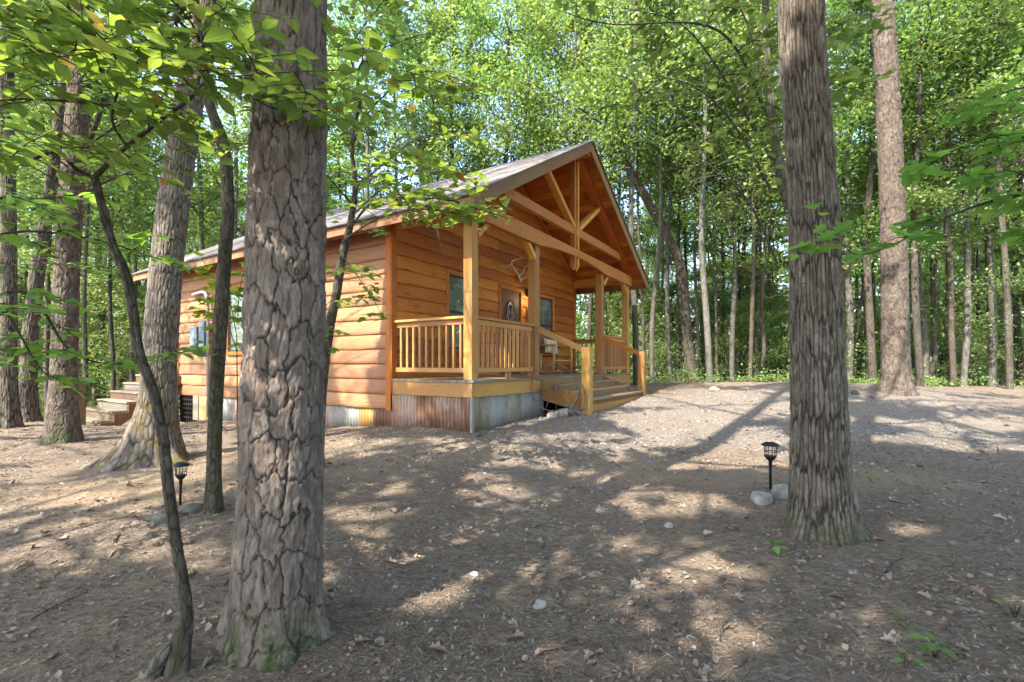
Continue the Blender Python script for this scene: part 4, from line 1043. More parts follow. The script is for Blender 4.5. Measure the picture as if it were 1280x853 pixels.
#==END2==
# ------------------------------------------------------------------ trees
def bark_disp(kind, r_ref, seed):
    """relief and attributes for a tall trunk; arc in metres, theta in radians"""
    circ = 2 * math.pi * r_ref
    if kind == 'pine': nu, hv, dep, wid = max(6, round(circ / .088)), .17, .0125, .10
    elif kind == 'oak': nu, hv, dep, wid = max(10, round(circ / .027)), .34, .0095, .42
    elif kind == 'pale': nu, hv, dep, wid = max(10, round(circ / .034)), .20, .007, .36
    else: nu, hv, dep, wid = max(5, round(circ / .035)), .09, .0022, .3
    hf = 1.0 if kind == 'pine' else .55
    def f(arc, th):
        u = th / (2 * math.pi) * nu; v = arc / hv
        cx, cy_ = np.cos(th), np.sin(th)
        rf = r_ref * 1.0; hx, hy_ = cx * rf * 45, cy_ * rf * 45
        wu = (fbm(cx * 3, cy_ * 3, arc * 5, s=seed, o=3) - .5) * .6 + (fbm(hx, hy_, arc * 30, s=seed + 5, o=2) - .5) * .38 * hf; wv = (fbm(cx * 3 + 9, cy_ * 3, arc * 4, s=seed + 7, o=3) - .5) * .8 + (fbm(hx, hy_, arc * 30, s=seed + 9, o=2) - .5) * .34 * hf
        f1, f2, cid = cellular(u + wu, v + wv, nu, seed); e = f2 - f1
        fine = fbm(cx * 14 * r_ref * 6, cy_ * 14 * r_ref * 6, arc * 30, s=seed + 3, o=3) - .5
        ridge = sstep(.0, wid, e)
        g1, g2, gid = cellular(u * 2.3 + wu * 2 + 5, v * 1.7 + wv * 1.5, int(round(nu * 2.3)), seed + 11)
        flake = sstep(0, .25, g2 - g1)
        step_ = np.floor((gid + .35 * fbm(hx * .6, hy_ * .6, arc * 16, s=seed + 13, o=2)) * 3) / 3
        disp = dep * (ridge - 1) + dep * .3 * (flake - 1) * ridge + dep * .5 * (cid - .5) * ridge + dep * .5 * (step_ - .5) * ridge + dep * .7 * fine * (.4 + ridge)
        crack = np.clip(.85 * (1 - sstep(.0, wid * .7, e)) + .25 * (1 - flake) * (1 - sstep(0, wid * 2, e)), 0, 1)
        return disp, crack, .7 * cid + .3 * gid
    return f
def hero_trunk(w, cps, kind, seed, nth, step, top_z, flare=.5, flare_h=.5, lobes=5, moss=0.0, moss_h=.6, roots=()):
    """cps: (x, y, z, r); fine rings up to top_z, coarse above"""
    path = spline(np.array(cps), step)
    if path[-1, 2] > top_z + .3:
        lo = path[path[:, 2] <= top_z]; hi = path[path[:, 2] > top_z][::max(1, int(.35 / step))]; path = np.vstack([lo, hi])
    P, R = path[:, :3], path[:, 3]; m = len(P); disp = bark_disp(kind, float(np.median(R[:max(5, m // 3)])), seed); z0 = P[0, 2]
    keep = {}
    def fn(arc, th):
        d, cr, tn = disp(arc, th); keep['c'], keep['t'] = cr, tn
        h = arc - .15; k = np.exp(-np.maximum(h, 0) / flare_h) * flare; lob = .55 + .6 * (.5 + .5 * np.cos(lobes * th + seed + 1.3 * np.sin(th * 2 + seed)))
        r0 = R[:, None]; out = d + r0 * k * lob
        for a, amt, hh in roots:
            dth = np.angle(np.exp(1j * (th - a))); out = out + amt * np.exp(-(dth / .33) ** 2) * np.exp(-np.maximum(h, 0) / hh)
        out = out + r0 * .07 * (fbm(np.cos(th) * 1.2 + seed, np.sin(th) * 1.2, arc * 1.1, s=seed + 20, o=2) - .5)
        nz = fbm(np.cos(th) * 2, np.sin(th) * 2, h * 4, s=seed + 30, o=3)
        keep['m'] = np.clip(moss * (1 - sstep(moss_h * .1, moss_h, h + (nz - .5) * moss_h * 1.2)) * sstep(.35, .6, nz) , 0, 1)
        return out
    V, F = tube_np(P, R, nth, fn)
    w.add(V, F, crack=keep['c'].ravel(), tone=keep['t'].ravel(), moss=keep['m'].ravel()); return path
def cpx(px, py, d, wpx): p = PW(px, py, d); return (p.x, p.y, p.z, wpx / FP * d / 2 * math.cos(math.atan((px - 640) / FP)))
def to_obj(me, base):
    n = len(me.vertices); a = np.zeros(n * 3, np.float32); me.vertices.foreach_get("co", a); a = a.reshape(-1, 3) - np.array(base, np.float32); me.vertices.foreach_set("co", a.ravel()); me.update()
def finish(name, label, cat, w, bark, leaves=None, lm="leaf_forest", group=None, base=None, tmpl=T_QUAD, lsize=.1, rng=None, prun=True, up=.9, jit=.6, extra=None, axis=None):
    V0 = w.V[0]; base = base or tuple(V0[:8].mean(0)); t = thing(name, label, cat, base, 0, group)
    me = w.mesh("trunk"); to_obj(me, base); link("trunk", me, bark, t)
    if leaves is not None and len(leaves):
        ax = axis
        if prun:
            k = prune(leaves); leaves = leaves[k]; ax = axis[k] if axis is not None else None
        me = leaf_mesh("crown", leaves, lsize * (.7 + .6 * rng.random(len(leaves))), tmpl, rng, up, jit, ax); to_obj(me, base); link("crown", me, lm, t)
    return t

def base_of(px, d, py=None): x = (px - 640) / FP * d; return x, d, G(x, d)
# 1 the big plated pine
def hero(label, name, cps, kind, seed, nth, step, bark, crown=None, fine_z=3.2, top=None, lm="leaf_forest", cat="tree", **kw):
    rng = np.random.default_rng(seed); w = Wood(); c = [cpx(*q) for q in cps]
    x, y, z, r = c[0]; c[0] = (x, y, G(x, y) - .15, r)
    if top:
        dx, dy, h, rt = top; x, y, z, r = c[-1]; zz = c[0][2] + h
        for f in (.35, .7, 1): c.append((x + dx * f, y + dy * f, z + (zz - z) * f, r + (rt - r) * f))
    path = hero_trunk(w, c, kind, seed, nth, step, fine_z, **kw); L = None
    if crown:
        z0, z1, nl, reach, n, ls = crown; ends = limbs(rng, path, z0, z1, nl, reach, w, r0=max(.03, .28 * c[-1][3] + .03), sub=4)
        L = cloud(rng, ends, n)
    return finish(name, label, cat, w, bark, L, lm, None, (c[0][0], c[0][1], c[0][2] + .15), T_QUAD, crown[5] if crown else .1, rng)
hero("massive pine with plated bark and green mossy foot, standing closest to the viewer", "pine_tree",
     [(344, 785, 2.12, 112), (348, 700, 2.13, 110), (352, 600, 2.14, 106), (355, 456, 2.15, 103), (360, 250, 2.16, 98), (364, 100, 2.17, 93), (366, -20, 2.18, 90)],
     'pine', 101, 300, .0075, "bark_pine", crown=(8.5, 15, 14, 2.6, 7000, .12), fine_z=2.75, top=(.1, .2, 15.5, .06), flare=.22, flare_h=.16, lobes=5, moss=1.0, moss_h=.3, roots=((.15, .05, .09), (3.25, .05, .12), (4.3, .045, .09), (5.2, .05, .07), (2, .05, .1)), lm="leaf_pine")
hero("thick oak with narrow furrowed bark beside the path lantern", "oak_tree",
     [(1028, 662, 3.4, 84), (1026, 620, 3.4, 82), (1024, 560, 3.4, 76), (1022, 456, 3.4, 71), (1018, 300, 3.4, 66), (1010, 160, 3.4, 61), (1001, 0, 3.4, 58)],
     'oak', 202, 260, .009, "bark_oak", crown=(6.2, 13.5, 16, 3.4, 9000, .12), fine_z=4.2, top=(.0, .3, 14.5, .05), flare=.2, flare_h=.2, lobes=4, moss=.7, moss_h=.24, roots=((-.35, .07, .10), (3.5, .07, .07), (4.6, .03, .06), (5.4, .03, .06)))
hero("leaning pale oak with spreading root flare in front of the cabin's back corner", "oak_tree",
     [(193, 572, 5.2, 66), (194, 540, 5.2, 58), (198, 500, 5.2, 50), (200, 440, 5.2, 45), (207, 350, 5.25, 43), (218, 250, 5.3, 41), (236, 130, 5.35, 38), (262, 0, 5.4, 34)],
     'pale', 303, 200, .012, "bark_pale", crown=(6.8, 13.5, 15, 3.2, 8000, .12), fine_z=5.5, top=(1.2, .3, 14, .05), flare=.5, flare_h=.28, lobes=5, moss=1.0, moss_h=1.6, roots=((-.5, .34, .1), (3.6, .3, .16), (4.3, .2, .2)))
hero("reddish brown pine with a mossy foot beside the back stairs", "pine_tree",
     [(77, 550, 6.4, 50), (78, 520, 6.4, 42), (80, 456, 6.4, 36), (84, 330, 6.4, 34), (92, 210, 6.4, 31), (100, 90, 6.4, 29), (106, -20, 6.4, 27)],
     'pine', 404, 150, .016, "bark_pine_dark", crown=(8, 15, 12, 2.6, 5500, .12), fine_z=6.2, top=(.3, .2, 15.5, .06), flare=.25, flare_h=.25, moss=1.0, moss_h=.5, lm="leaf_pine")
hero("dark straight trunk at the far left edge of the yard", "oak_tree",
     [(9, 532, 7.6, 34), (10, 500, 7.6, 27), (11, 400, 7.6, 23), (11, 270, 7.6, 21), (9, 100, 7.6, 19)], 'oak', 505, 110, .02, "bark_oak", crown=(7, 13, 11, 2.8, 5000, .12), fine_z=6, top=(-.1, .3, 13.5, .05), flare=.4, flare_h=.3)
hero("dark trunk leaning right just behind the leftmost tree", "oak_tree",
     [(33, 527, 8.2, 32), (35, 500, 8.2, 25), (38, 420, 8.2, 22), (47, 340, 8.2, 20), (60, 260, 8.2, 17), (74, 150, 8.2, 15)], 'oak', 506, 110, .02, "bark_oak", crown=(7, 12, 10, 2.6, 4500, .12), fine_z=6, top=(.6, .3, 12.5, .05), flare=.4, flare_h=.3)
hero("tall rough pine rising alone at the edge of the woods behind the oak", "pine_tree",
     [(1120, 489, 9.0, 48), (1120, 470, 9.0, 39), (1119, 420, 9.0, 37), (1117, 300, 9.0, 35), (1111, 150, 9.0, 32), (1104, 10, 9.0, 28)], 'pine', 607, 130, .02, "bark_pine_dark", crown=(8.8, 16, 13, 3, 6000, .13), fine_z=8.3, top=(-.1, .3, 16.5, .06), flare=.25, flare_h=.2, lm="leaf_pine")
hero("slim mossy tree with flaking bark between the pale oak and the big pine", "slim_tree",
     [(266, 640, 3.5, 23), (267, 600, 3.5, 20), (270, 500, 3.5, 19), (276, 400, 3.5, 18.5), (281, 320, 3.5, 18), (285, 260, 3.5, 17), (280, 185, 3.5, 16), (262, 130, 3.5, 14), (250, 60, 3.55, 12)],
     'thin', 708, 90, .01, "bark_thin", crown=(3.4, 6.2, 11, 1.7, 2600, .09), fine_z=3.6, top=(-.2, -.1, 6.4, .015), flare=.4, flare_h=.12, moss=.8, moss_h=2.2)
# the bowed tree behind the cabin gable
hero("bowed thin grey tree leaning over towards the cabin ridge", "slim_tree",
     [(866, 484, 15, 17), (860, 430, 15, 14), (855, 370, 15, 13), (848, 325, 15, 12), (825, 280, 15, 11), (800, 235, 15, 10), (775, 195, 15, 8), (755, 150, 15.2, 7), (748, 110, 15.4, 5)], 'thin', 809, 40, .05, "bark_far_pick" if False else "bark_thin",
     crown=(7.5, 10.2, 9, 2.2, 2600, .12), fine_z=12, flare=.3, flare_h=.3)

# --- saplings with big near leaves -------------------------------------------------
def polyline(pts): return spline(np.array([tuple(PW(*p)) for p in pts]), .03)
def twiggy(rng, w, line, r0, r1, n_side, reach, leafs, gap=.05, flatz=.25, droop=-.04, depth=2, leaf_from=.15, spray=1.0):
    """side twigs in a flat spray along a limb, leaves set alternately along every twig"""
    m = len(line); w.add(*tube_np(line, np.linspace(r0, r1, m), 7)); ar = np.concatenate([[0], np.cumsum(np.linalg.norm(np.diff(line, axis=0), axis=1))]); L = ar[-1]
    def leaves_on(pl, start=0.0):
        a2 = np.concatenate([[0], np.cumsum(np.linalg.norm(np.diff(pl, axis=0), axis=1))]); k = 0; s_ = start
        while s_ < a2[-1]:
            q = np.array([np.interp(s_, a2, pl[:, i]) for i in range(3)]); i = min(len(pl) - 2, int(np.searchsorted(a2, s_))); d = pl[i + 1] - pl[i]; d /= np.linalg.norm(d) + 1e-9
            sd = np.cross(d, [0, 0, 1]); sd /= np.linalg.norm(sd) + 1e-9; leafs.append((q, d * .6 + sd * (1 if k % 2 else -1) + np.array([0, 0, rng.normal() * .15 - .1]))); k += 1; s_ += gap * (.7 + .7 * rng.random())
        leafs.append((pl[-1], pl[-1] - pl[-2]))
    def twig(p, d, ln, r, lev):
        n = 6; pl = [p]; q = p.copy(); dd = d.copy()
        for j in range(n):
            dd = dd + rng.normal(size=3) * np.array([.16, .16, .08]) + np.array([0, 0, droop]); dd /= np.linalg.norm(dd); q = q + dd * ln / n; pl.append(q.copy())
        pl = np.array(pl); w.add(*tube_np(pl, np.linspace(r, .0012, n + 1), 5)); leaves_on(pl, ln * leaf_from)
        if lev > 0:
            for j in (2, 3, 4):
                s2 = np.cross(dd, [0, 0, 1]) * (1 if (j % 2) else -1); d2 = dd * .6 + s2 + rng.normal(size=3) * .2; d2[2] *= flatz; d2 /= np.linalg.norm(d2); twig(pl[j], d2, ln * (.45 + .2 * rng.random()), r * .6, lev - 1)
    for k in range(n_side):
        f = .12 + .86 * (k + rng.random() * .6) / n_side; i = min(m - 2, int(f * m)); d = line[i + 1] - line[i]; d /= np.linalg.norm(d)
        sd = np.cross(d, [0, 0, 1]); sd = sd / (np.linalg.norm(sd) + 1e-9) * (1 if k % 2 else -1)
        d2 = d * .5 + sd * spray + rng.normal(size=3) * .25; d2[2] = d2[2] * flatz + .05; d2 /= np.linalg.norm(d2)
        twig(line[i], d2, reach * (1 - .5 * f) * (.7 + .6 * rng.random()), max(.0025, r0 * .45 * (1 - f * .6)), depth - 1)
    leaves_on(line[int(m * .75):])
def add_leaves(t, leafs, name, rng, size, tmpl, lm, base, cut=None):
    P = np.array([l[0] for l in leafs]); A = np.array([l[1] for l in leafs])
    dist = np.linalg.norm(P - np.array([0, 0, ZC]), axis=1); k = dist > .9
    if cut is not None: k &= ~cut(P)
    k &= prune(P) | (P[:, 2] < 2.3)
    P, A = P[k], A[k]
    me = leaf_mesh(name, P, size * (.65 + .6 * rng.random(len(P))), tmpl, rng, 1.0, .28, A); to_obj(me, base); return link(name, me, lm, t)

rng = np.random.default_rng(77)
w = Wood(); c = [cpx(q[0], q[1], q[2], q[3] * .84) for q in [(222, 842, 1.86, 30), (228, 805, 1.87, 23), (233, 760, 1.88, 20), (222, 690, 1.9, 19), (212, 620, 1.92, 19), (204, 550, 1.94, 19), (192, 490, 1.96, 18), (174, 440, 1.98, 17), (165, 380, 2.0, 17), (158, 345, 2.0, 17), (140, 305, 2.0, 16), (128, 260, 2.0, 15), (118, 222, 2.0, 15)]]
hero_trunk(w, c, 'thin', 811, 80, .006, 9, flare=.5, flare_h=.05, lobes=3, moss=.5, moss_h=.35)
leafs = []; DQ = 1.0
br = [([(118, 222, 2.0), (150, 190, 2.02), (178, 168, 2.05), (210, 143, 2.1), (240, 120, 2.15), (256, 85, 2.2), (300, 60, 2.3), (360, 75, 2.4)], .011, .004, 9, .55),
      ([(118, 222, 2.0), (95, 212, 1.95), (70, 190, 1.85), (20, 205, 1.75), (-60, 190, 1.6), (-160, 160, 1.5)], .008, .002, 9, .5),
      ([(225, 135, 2.12), (180, 134, 2.0), (100, 128, 1.8), (30, 124, 1.65), (-60, 128, 1.5), (-180, 110, 1.4)], .006, .002, 11, .5),
      ([(160, 185, 2.03), (140, 150, 1.95), (150, 90, 1.8), (120, 40, 1.65), (60, -10, 1.5)], .006, .002, 9, .5),
      ([(240, 120, 2.15), (262, 100, 2.0), (300, 110, 1.9), (340, 135, 1.95), (400, 138, 2.0), (460, 120, 2.1)], .005, .002, 7, .4),
      ([(256, 85, 2.2), (240, 30, 2.0), (180, -30, 1.8), (100, -80, 1.7)], .006, .002, 8, .5),
      ([(240, 110, 2.15), (200, 70, 1.9), (120, 62, 1.6), (40, 70, 1.45)], .005, .0015, 8, .45),
      ([(256, 85, 2.2), (270, 20, 2.1), (250, -60, 2.0), (180, -140, 1.9)], .006, .002, 7, .5),
      ([(256, 85, 2.2), (285, 95, 1.6), (330, 92, 1.45), (420, 88, 1.5), (500, 88, 1.55), (565, 108, 1.6)], .004, .0012, 9, .26)]
for k, (pl, r0, r1, ns, rc) in enumerate(br): twiggy(rng, w, polyline(pl), r0, r1, ns, rc * 1.1, leafs, .056)
base = (c[0][0], c[0][1], G(c[0][0], c[0][1]))
t = thing("crooked_sapling", "thin crooked sapling with a hollow foot left of the big pine, its leafy boughs overhead", "sapling", base)
me = w.mesh("trunk"); to_obj(me, base); link("trunk", me, "bark_thin", t)
def keepclear(P):    # no leaves hang in front of the cabin gable
    px = 640 + FP * P[:, 0] / P[:, 1]; py = HY - FP * (P[:, 2] - ZC) / P[:, 1]
    return (P[:, 1] > .2) & (((py > 300) & (px > 330)) | (px > 640) | ((px > 300) & (px < 415) & (py > 175)))
add_leaves(t, leafs, "crown", rng, .062, T_OV, "leaf_near", base, keepclear); N1 = len(leafs)
# hollow at the foot
g0 = Vector(base); wv = MB()
sh = [(g0.x - .055, g0.y - .04), (g0.x - .02, g0.y - .06)]
o = MB(); o.tube([(-.075, -.02, -.02), (-.06, -.03, .04), (-.035, -.025, .085), (-.01, -.01, .11)], [.028, .026, .02, .012], 10); o.build("root_stub", "bark_grey", t)

# slim tree's side limbs with leaves, sprays over the stairs, yellow leaves
rng = np.random.default_rng(78); w = Wood(); leafs = []
base = tuple(on_ground(397, 585))
c = [(base[0], base[1], base[2] - .1, .05)] + [cpx(*q) for q in [(400, 520, base[1], 14), (405, 460, base[1], 13), (412, 410, base[1], 12.5), (420, 370, base[1], 12), (428, 320, base[1], 11), (437, 285, base[1], 9), (444, 235, base[1], 7), (440, 180, base[1], 5), (452, 120, base[1], 4)]]
hero_trunk(w, c, 'thin', 812, 48, .02, 9, flare=.3, flare_h=.1)
d0 = base[1]
for pl, r0, r1, ns, rc in [([(437, 285, d0), (470, 250, d0 - .2), (520, 248, d0 - .5), (560, 250, d0 - .8), (600, 262, d0 - 1.0), (640, 275, d0 - 1.1)], .012, .003, 10, .7),
                       ([(444, 235, d0), (480, 205, d0 - .1), (530, 170, d0 - .3), (600, 175, d0 - .4)], .010, .003, 9, .7),
                       ([(440, 255, d0), (405, 215, d0 - .2), (380, 180, d0 - .3)], .010, .003, 6, .6),
                       ([(440, 180, d0), (470, 130, d0), (530, 90, d0 - .3), (600, 110, d0 - .4)], .010, .003, 10, .8),
                       ([(452, 120, d0), (440, 60, d0), (480, 0, d0), (520, -60, d0)], .009, .003, 9, .8),
                       ([(430, 300, d0), (470, 275, d0 - .3), (520, 262, d0 - .7), (575, 268, d0 - 1.0)], .009, .003, 12, .6),
                       ([(440, 270, d0), (480, 235, d0 - .2), (530, 215, d0 - .5), (585, 225, d0 - .8)], .009, .003, 12, .7),
                       ([(428, 320, d0), (450, 350, d0 - .2), (470, 380, d0 - .3), (480, 400, d0 - .3)], .006, .002, 5, .4),
                       ([(420, 370, d0), (405, 390, d0 - .2), (412, 440, d0 - .3)], .004, .002, 4, .3)]:
    twiggy(rng, w, polyline(pl), r0, r1, ns, rc, leafs, .068)
t = thing("sapling", "slender forked sapling growing behind the big pine against the cabin's side wall", "sapling", base)
me = w.mesh("trunk"); to_obj(me, base); link("trunk", me, "bark_thin", t)
add_leaves(t, leafs, "crown", rng, .085, T_OV, "leaf_near", base, lambda P: (640 + FP * P[:, 0] / P[:, 1] > 650)); N2 = len(leafs)

def small_sapling(name, label, px, d, limbs_px, size, tmpl, lm, r=.012, hide=None, seed=1, cat="sapling", ns=6, rc=.4, gap=.06, base=None, trunk=None, cutf=None):
    rng = np.random.default_rng(seed); w = Wood(); leafs = []
    bx, by, bz = base if base else base_of(px, d)
    tr = [(bx, by, bz - .05)] + [tuple(PW(*q)) for q in (trunk or [])]
    pth = spline(np.array([(*p, r * (1 - .6 * i / max(1, len(tr) - 1))) for i, p in enumerate(tr)]), .04); w.add(*tube_np(pth[:, :3], pth[:, 3], 10))
    for pl in limbs_px: twiggy(rng, w, polyline(pl), r * .5, .0015, ns, rc, leafs, gap)
    t = thing(name, label, cat, (bx, by, bz)); me = w.mesh("trunk"); to_obj(me, (bx, by, bz)); link("trunk", me, "bark_thin", t)
    add_leaves(t, leafs, "crown", rng, size, tmpl, lm, (bx, by, bz), cutf); return t
# left outside the frame: boughs that reach in over the stairs
small_sapling("sapling", "low leafy sapling at the far left whose long bough droops across the back stairs", -180, 2.6,
    [[(-180, 420, 2.6), (-60, 400, 2.7), (30, 365, 2.8), (90, 440, 2.9), (160, 455, 3.0), (250, 430, 3.1)], [(-170, 400, 2.6), (-40, 440, 2.5), (0, 385, 2.5), (60, 470, 2.7), (120, 462, 2.9)],
     [(-175, 350, 2.6), (-60, 320, 2.6), (20, 290, 2.8), (120, 300, 3.0), (215, 330, 3.1)], [(-175, 300, 2.6), (-80, 240, 2.5), (20, 250, 2.7), (140, 240, 3.0)]],
    .08, T_OV, "leaf_near", .03, seed=5, ns=9, rc=.42, gap=.07, trunk=[(-182, 500, 2.6), (-176, 380, 2.6), (-172, 250, 2.6)])
small_sapling("sapling", "little maple with yellow green leaves beside the slim mossy tree", 300, 3.9,
    [[(296, 420, 3.9), (285, 370, 3.8), (262, 340, 3.7), (250, 320, 3.7)], [(297, 400, 3.9), (300, 360, 3.9), (308, 330, 3.9)], [(296, 440, 3.9), (280, 400, 3.8), (240, 385, 3.7)]],
    .075, T_MAPLE, "leaf_yellow", .008, seed=6, ns=4, rc=.2, gap=.06, trunk=[(297, 520, 3.9), (296, 420, 3.9)])
# right outside the frame: oak sapling
small_sapling("oak_sapling", "young oak at the right edge with long leafy boughs of dark lobed leaves", 1420, 3.0,
    [[(1420, 300, 3.0), (1340, 240, 2.9), (1270, 245, 2.8), (1200, 265, 2.7), (1130, 300, 2.65), (1080, 318, 2.6), (1055, 308, 2.6), (1020, 262, 2.6)], [(1415, 260, 3.0), (1340, 200, 2.8), (1270, 170, 2.7), (1200, 185, 2.6), (1150, 215, 2.6)],
     [(1415, 200, 3.0), (1340, 120, 2.9), (1280, 110, 2.7), (1220, 130, 2.7)], [(1415, 330, 3.0), (1330, 260, 2.7), (1270, 215, 2.5), (1230, 225, 2.4)]],
    .105, T_LOBE, "leaf_near", .03, seed=7, ns=6, rc=.33, gap=.075, trunk=[(1422, 450, 3.0), (1420, 300, 3.0), (1412, 150, 3.0)], cat="sapling", cutf=lambda P: ((640 + FP * P[:, 0] / P[:, 1] < 1090) & (HY - FP * (P[:, 2] - ZC) / P[:, 1] < 235)) )
# boughs that reach out of the oak trunk, high in the middle and right
def bough_tree(label, name, seed, lines, size, tmpl, lm, base, trunkpts, ns=9, rc=.6, gap=.08, r=.05, cutf=None):
    rng = np.random.default_rng(seed); w = Wood(); leafs = []; bx, by = base; bz = G(bx, by)
    pth = spline(np.array([(bx, by, bz - .1, r)] + [(*PW(*q[:3]), q[3]) for q in trunkpts]), .05); w.add(*tube_np(pth[:, :3], pth[:, 3], 12))
    for pl in lines: twiggy(rng, w, polyline(pl), r * .35, .003, ns, rc, leafs, gap, depth=2)
    t = thing(name, label, "tree", (bx, by, bz)); me = w.mesh("trunk"); to_obj(me, (bx, by, bz)); link("trunk", me, "bark_grey", t)
    add_leaves(t, leafs, "crown", rng, size, tmpl, lm, (bx, by, bz), cutf); return t
b = base_of(1003, 5.2)
bough_tree("dark slim hickory standing directly behind the furrowed oak, spreading boughs to both sides", "hickory_tree", 91,
    [[(972, 330, 5.2), (940, 260, 5.0), (900, 215, 4.8), (850, 190, 4.6)], [(965, 240, 5.2), (920, 160, 4.9), (870, 110, 4.7), (800, 90, 4.5)], [(970, 180, 5.2), (1040, 120, 5.0), (1100, 105, 4.8)],
     [(965, 200, 5.2), (900, 90, 4.8), (850, 30, 4.6), (780, 10, 4.5)], [(962, 120, 5.2), (1040, 40, 5.0), (1090, 10, 4.9)], [(960, 120, 5.2), (930, 20, 5.0), (880, -50, 4.9)], [(962, 150, 5.2), (900, 40, 4.6), (760, 30, 4.2), (690, 10, 4.1)]],
    .095, T_OV, "leaf_forest", (b[0], b[1]), [(1003, 420, 5.2, .06), (995, 300, 5.2, .055), (972, 200, 5.2, .05), (960, 80, 5.2, .04), (955, -60, 5.2, .03)], ns=11, rc=.75, gap=.07)

b = base_of(84, 7.2)
bough_tree("slender hickory behind the crooked sapling whose boughs fill the upper left", "hickory_tree", 92,
    [[(86, 300, 7.1), (80, 240, 6.2), (20, 200, 5.8), (-60, 190, 5.4)], [(92, 245, 7.1), (200, 200, 6.2), (290, 180, 5.8), (340, 190, 5.6)], [(104, 200, 7.0), (60, 130, 6.0), (-20, 90, 5.4)],
     [(112, 180, 6.9), (220, 110, 6.0), (300, 60, 5.6), (400, 40, 5.2)], [(130, 120, 6.8), (90, 40, 6.0), (40, -40, 5.6)], [(150, 100, 6.6), (230, 20, 6.0), (330, -20, 5.4), (470, 0, 5.0)], [(84, 345, 7.1), (70, 330, 6.2), (40, 320, 5.8)],
     [(150, 60, 6.6), (200, -60, 6.2)], [(98, 220, 7.0), (60, 190, 5.6), (0, 150, 5.0)], [(150, 60, 6.6), (280, 40, 5.6), (420, 70, 5.0), (540, 40, 4.6)]],
    .085, T_OV, "leaf_forest", (b[0], b[1]), [(82, 420, 7.2, .045), (85, 300, 7.2, .04), (95, 220, 7.1, .035), (130, 120, 6.8, .03), (150, -60, 6.6, .02)], ns=9, rc=.85, gap=.085)

# --- forest: kinds built once, then copied --------------------------------------------
def variant(seed, h, r, z0, reach, nl, n, ls, bark, lm, lean=.3, up=.5, kind='tree', flat=.5):
    rng = np.random.default_rng(seed); w = Wood(); cp = [(0, 0, -.4, r * 1.25)]; x = y = 0
    for k in range(1, 9):
        f = k / 8; x += rng.normal() * lean * .3; y += rng.normal() * lean * .3; cp.append((x, y, h * f, r * (1 - .85 * f) + .01))
    cp.insert(1, (0, 0, .3, r)); path = spline(np.array(cp), .35)
    w.add(*tube_np(path[:, :3], path[:, 3], 10)); ends = limbs(rng, path, z0, h * .98, nl, reach, w, up=up, r0=r * .4, sub=3)
    L = cloud(rng, ends, n, .27, flat); tr = w.mesh("trunk"); cr = leaf_mesh("crown", L, ls * (.7 + .6 * rng.random(n)), T_QUAD, rng, .8, .7)
    tr.materials.append(MATS[bark]); cr.materials.append(MATS[lm]); return tr, cr
V_TALL = [variant(20 + k, 15 + k % 3 * 1.5, .078 + .014 * (k % 3), [5.5, 6.5, 5, 7, 6, 4.5][k], [2.4, 2.8, 2.2, 2.6, 2.9, 2.0][k], 17, 11500, .115, ["bark_grey", "bark_light", "bark_brown", "bark_grey", "bark_brown", "bark_light"][k], "leaf_forest", .22) for k in range(6)]
V_UND = [variant(40 + k, [6.5, 5, 8, 4][k], .045 + .01 * k, [1.6, 1.0, 2.2, .6][k], [1.9, 1.7, 2.2, 1.5][k], 15, 5500, .095, "bark_grey", "leaf_under", .45, .3, 'und', .3) for k in range(4)]
V_SHRUB = [variant(60 + k, 2.3 + .8 * k, .02, .2, 1.2, 14, 3200, .08, "bark_grey", "leaf_under", .3, .6) for k in range(2)]
SKIP_BACK = (0, 0)
placed = []
def put(kind, x, y, sc=1.0, rot=None, thick=1.0, vi=None):
    V = {'t': V_TALL, 'u': V_UND, 's': V_SHRUB}[kind]; vi = random.randrange(len(V)) if vi is None else vi; tr, cr = V[vi]
    z = G(x, y); rot = random.random() * 6.28 if rot is None else rot
    name = {'t': "forest_tree", 'u': "understory_tree", 's': "shrub"}[kind]
    t = thing(name, None, {'t': "tree", 'u': "tree", 's': "shrub"}[kind], (x, y, z), rot); t.scale = (sc * thick, sc * thick, sc)
    link("trunk", tr, None, t); link("crown", cr, None, t); placed.append((t, kind, x, y, vi)); return t
def near_ok(x, y, dmin, kinds='tus'):
    for _, k, a, b, _v in placed:
        if k in kinds and (a - x) ** 2 + (b - y) ** 2 < dmin * dmin: return False
    return True
def in_cabin(x, y, m=1.2):
    t = (x - CX) * VX + (y - CY) * VY; s_ = (x - CX) * UX + (y - CY) * UY
    return -m < t < CW + m and -m - .5 < s_ < 10.5 + m
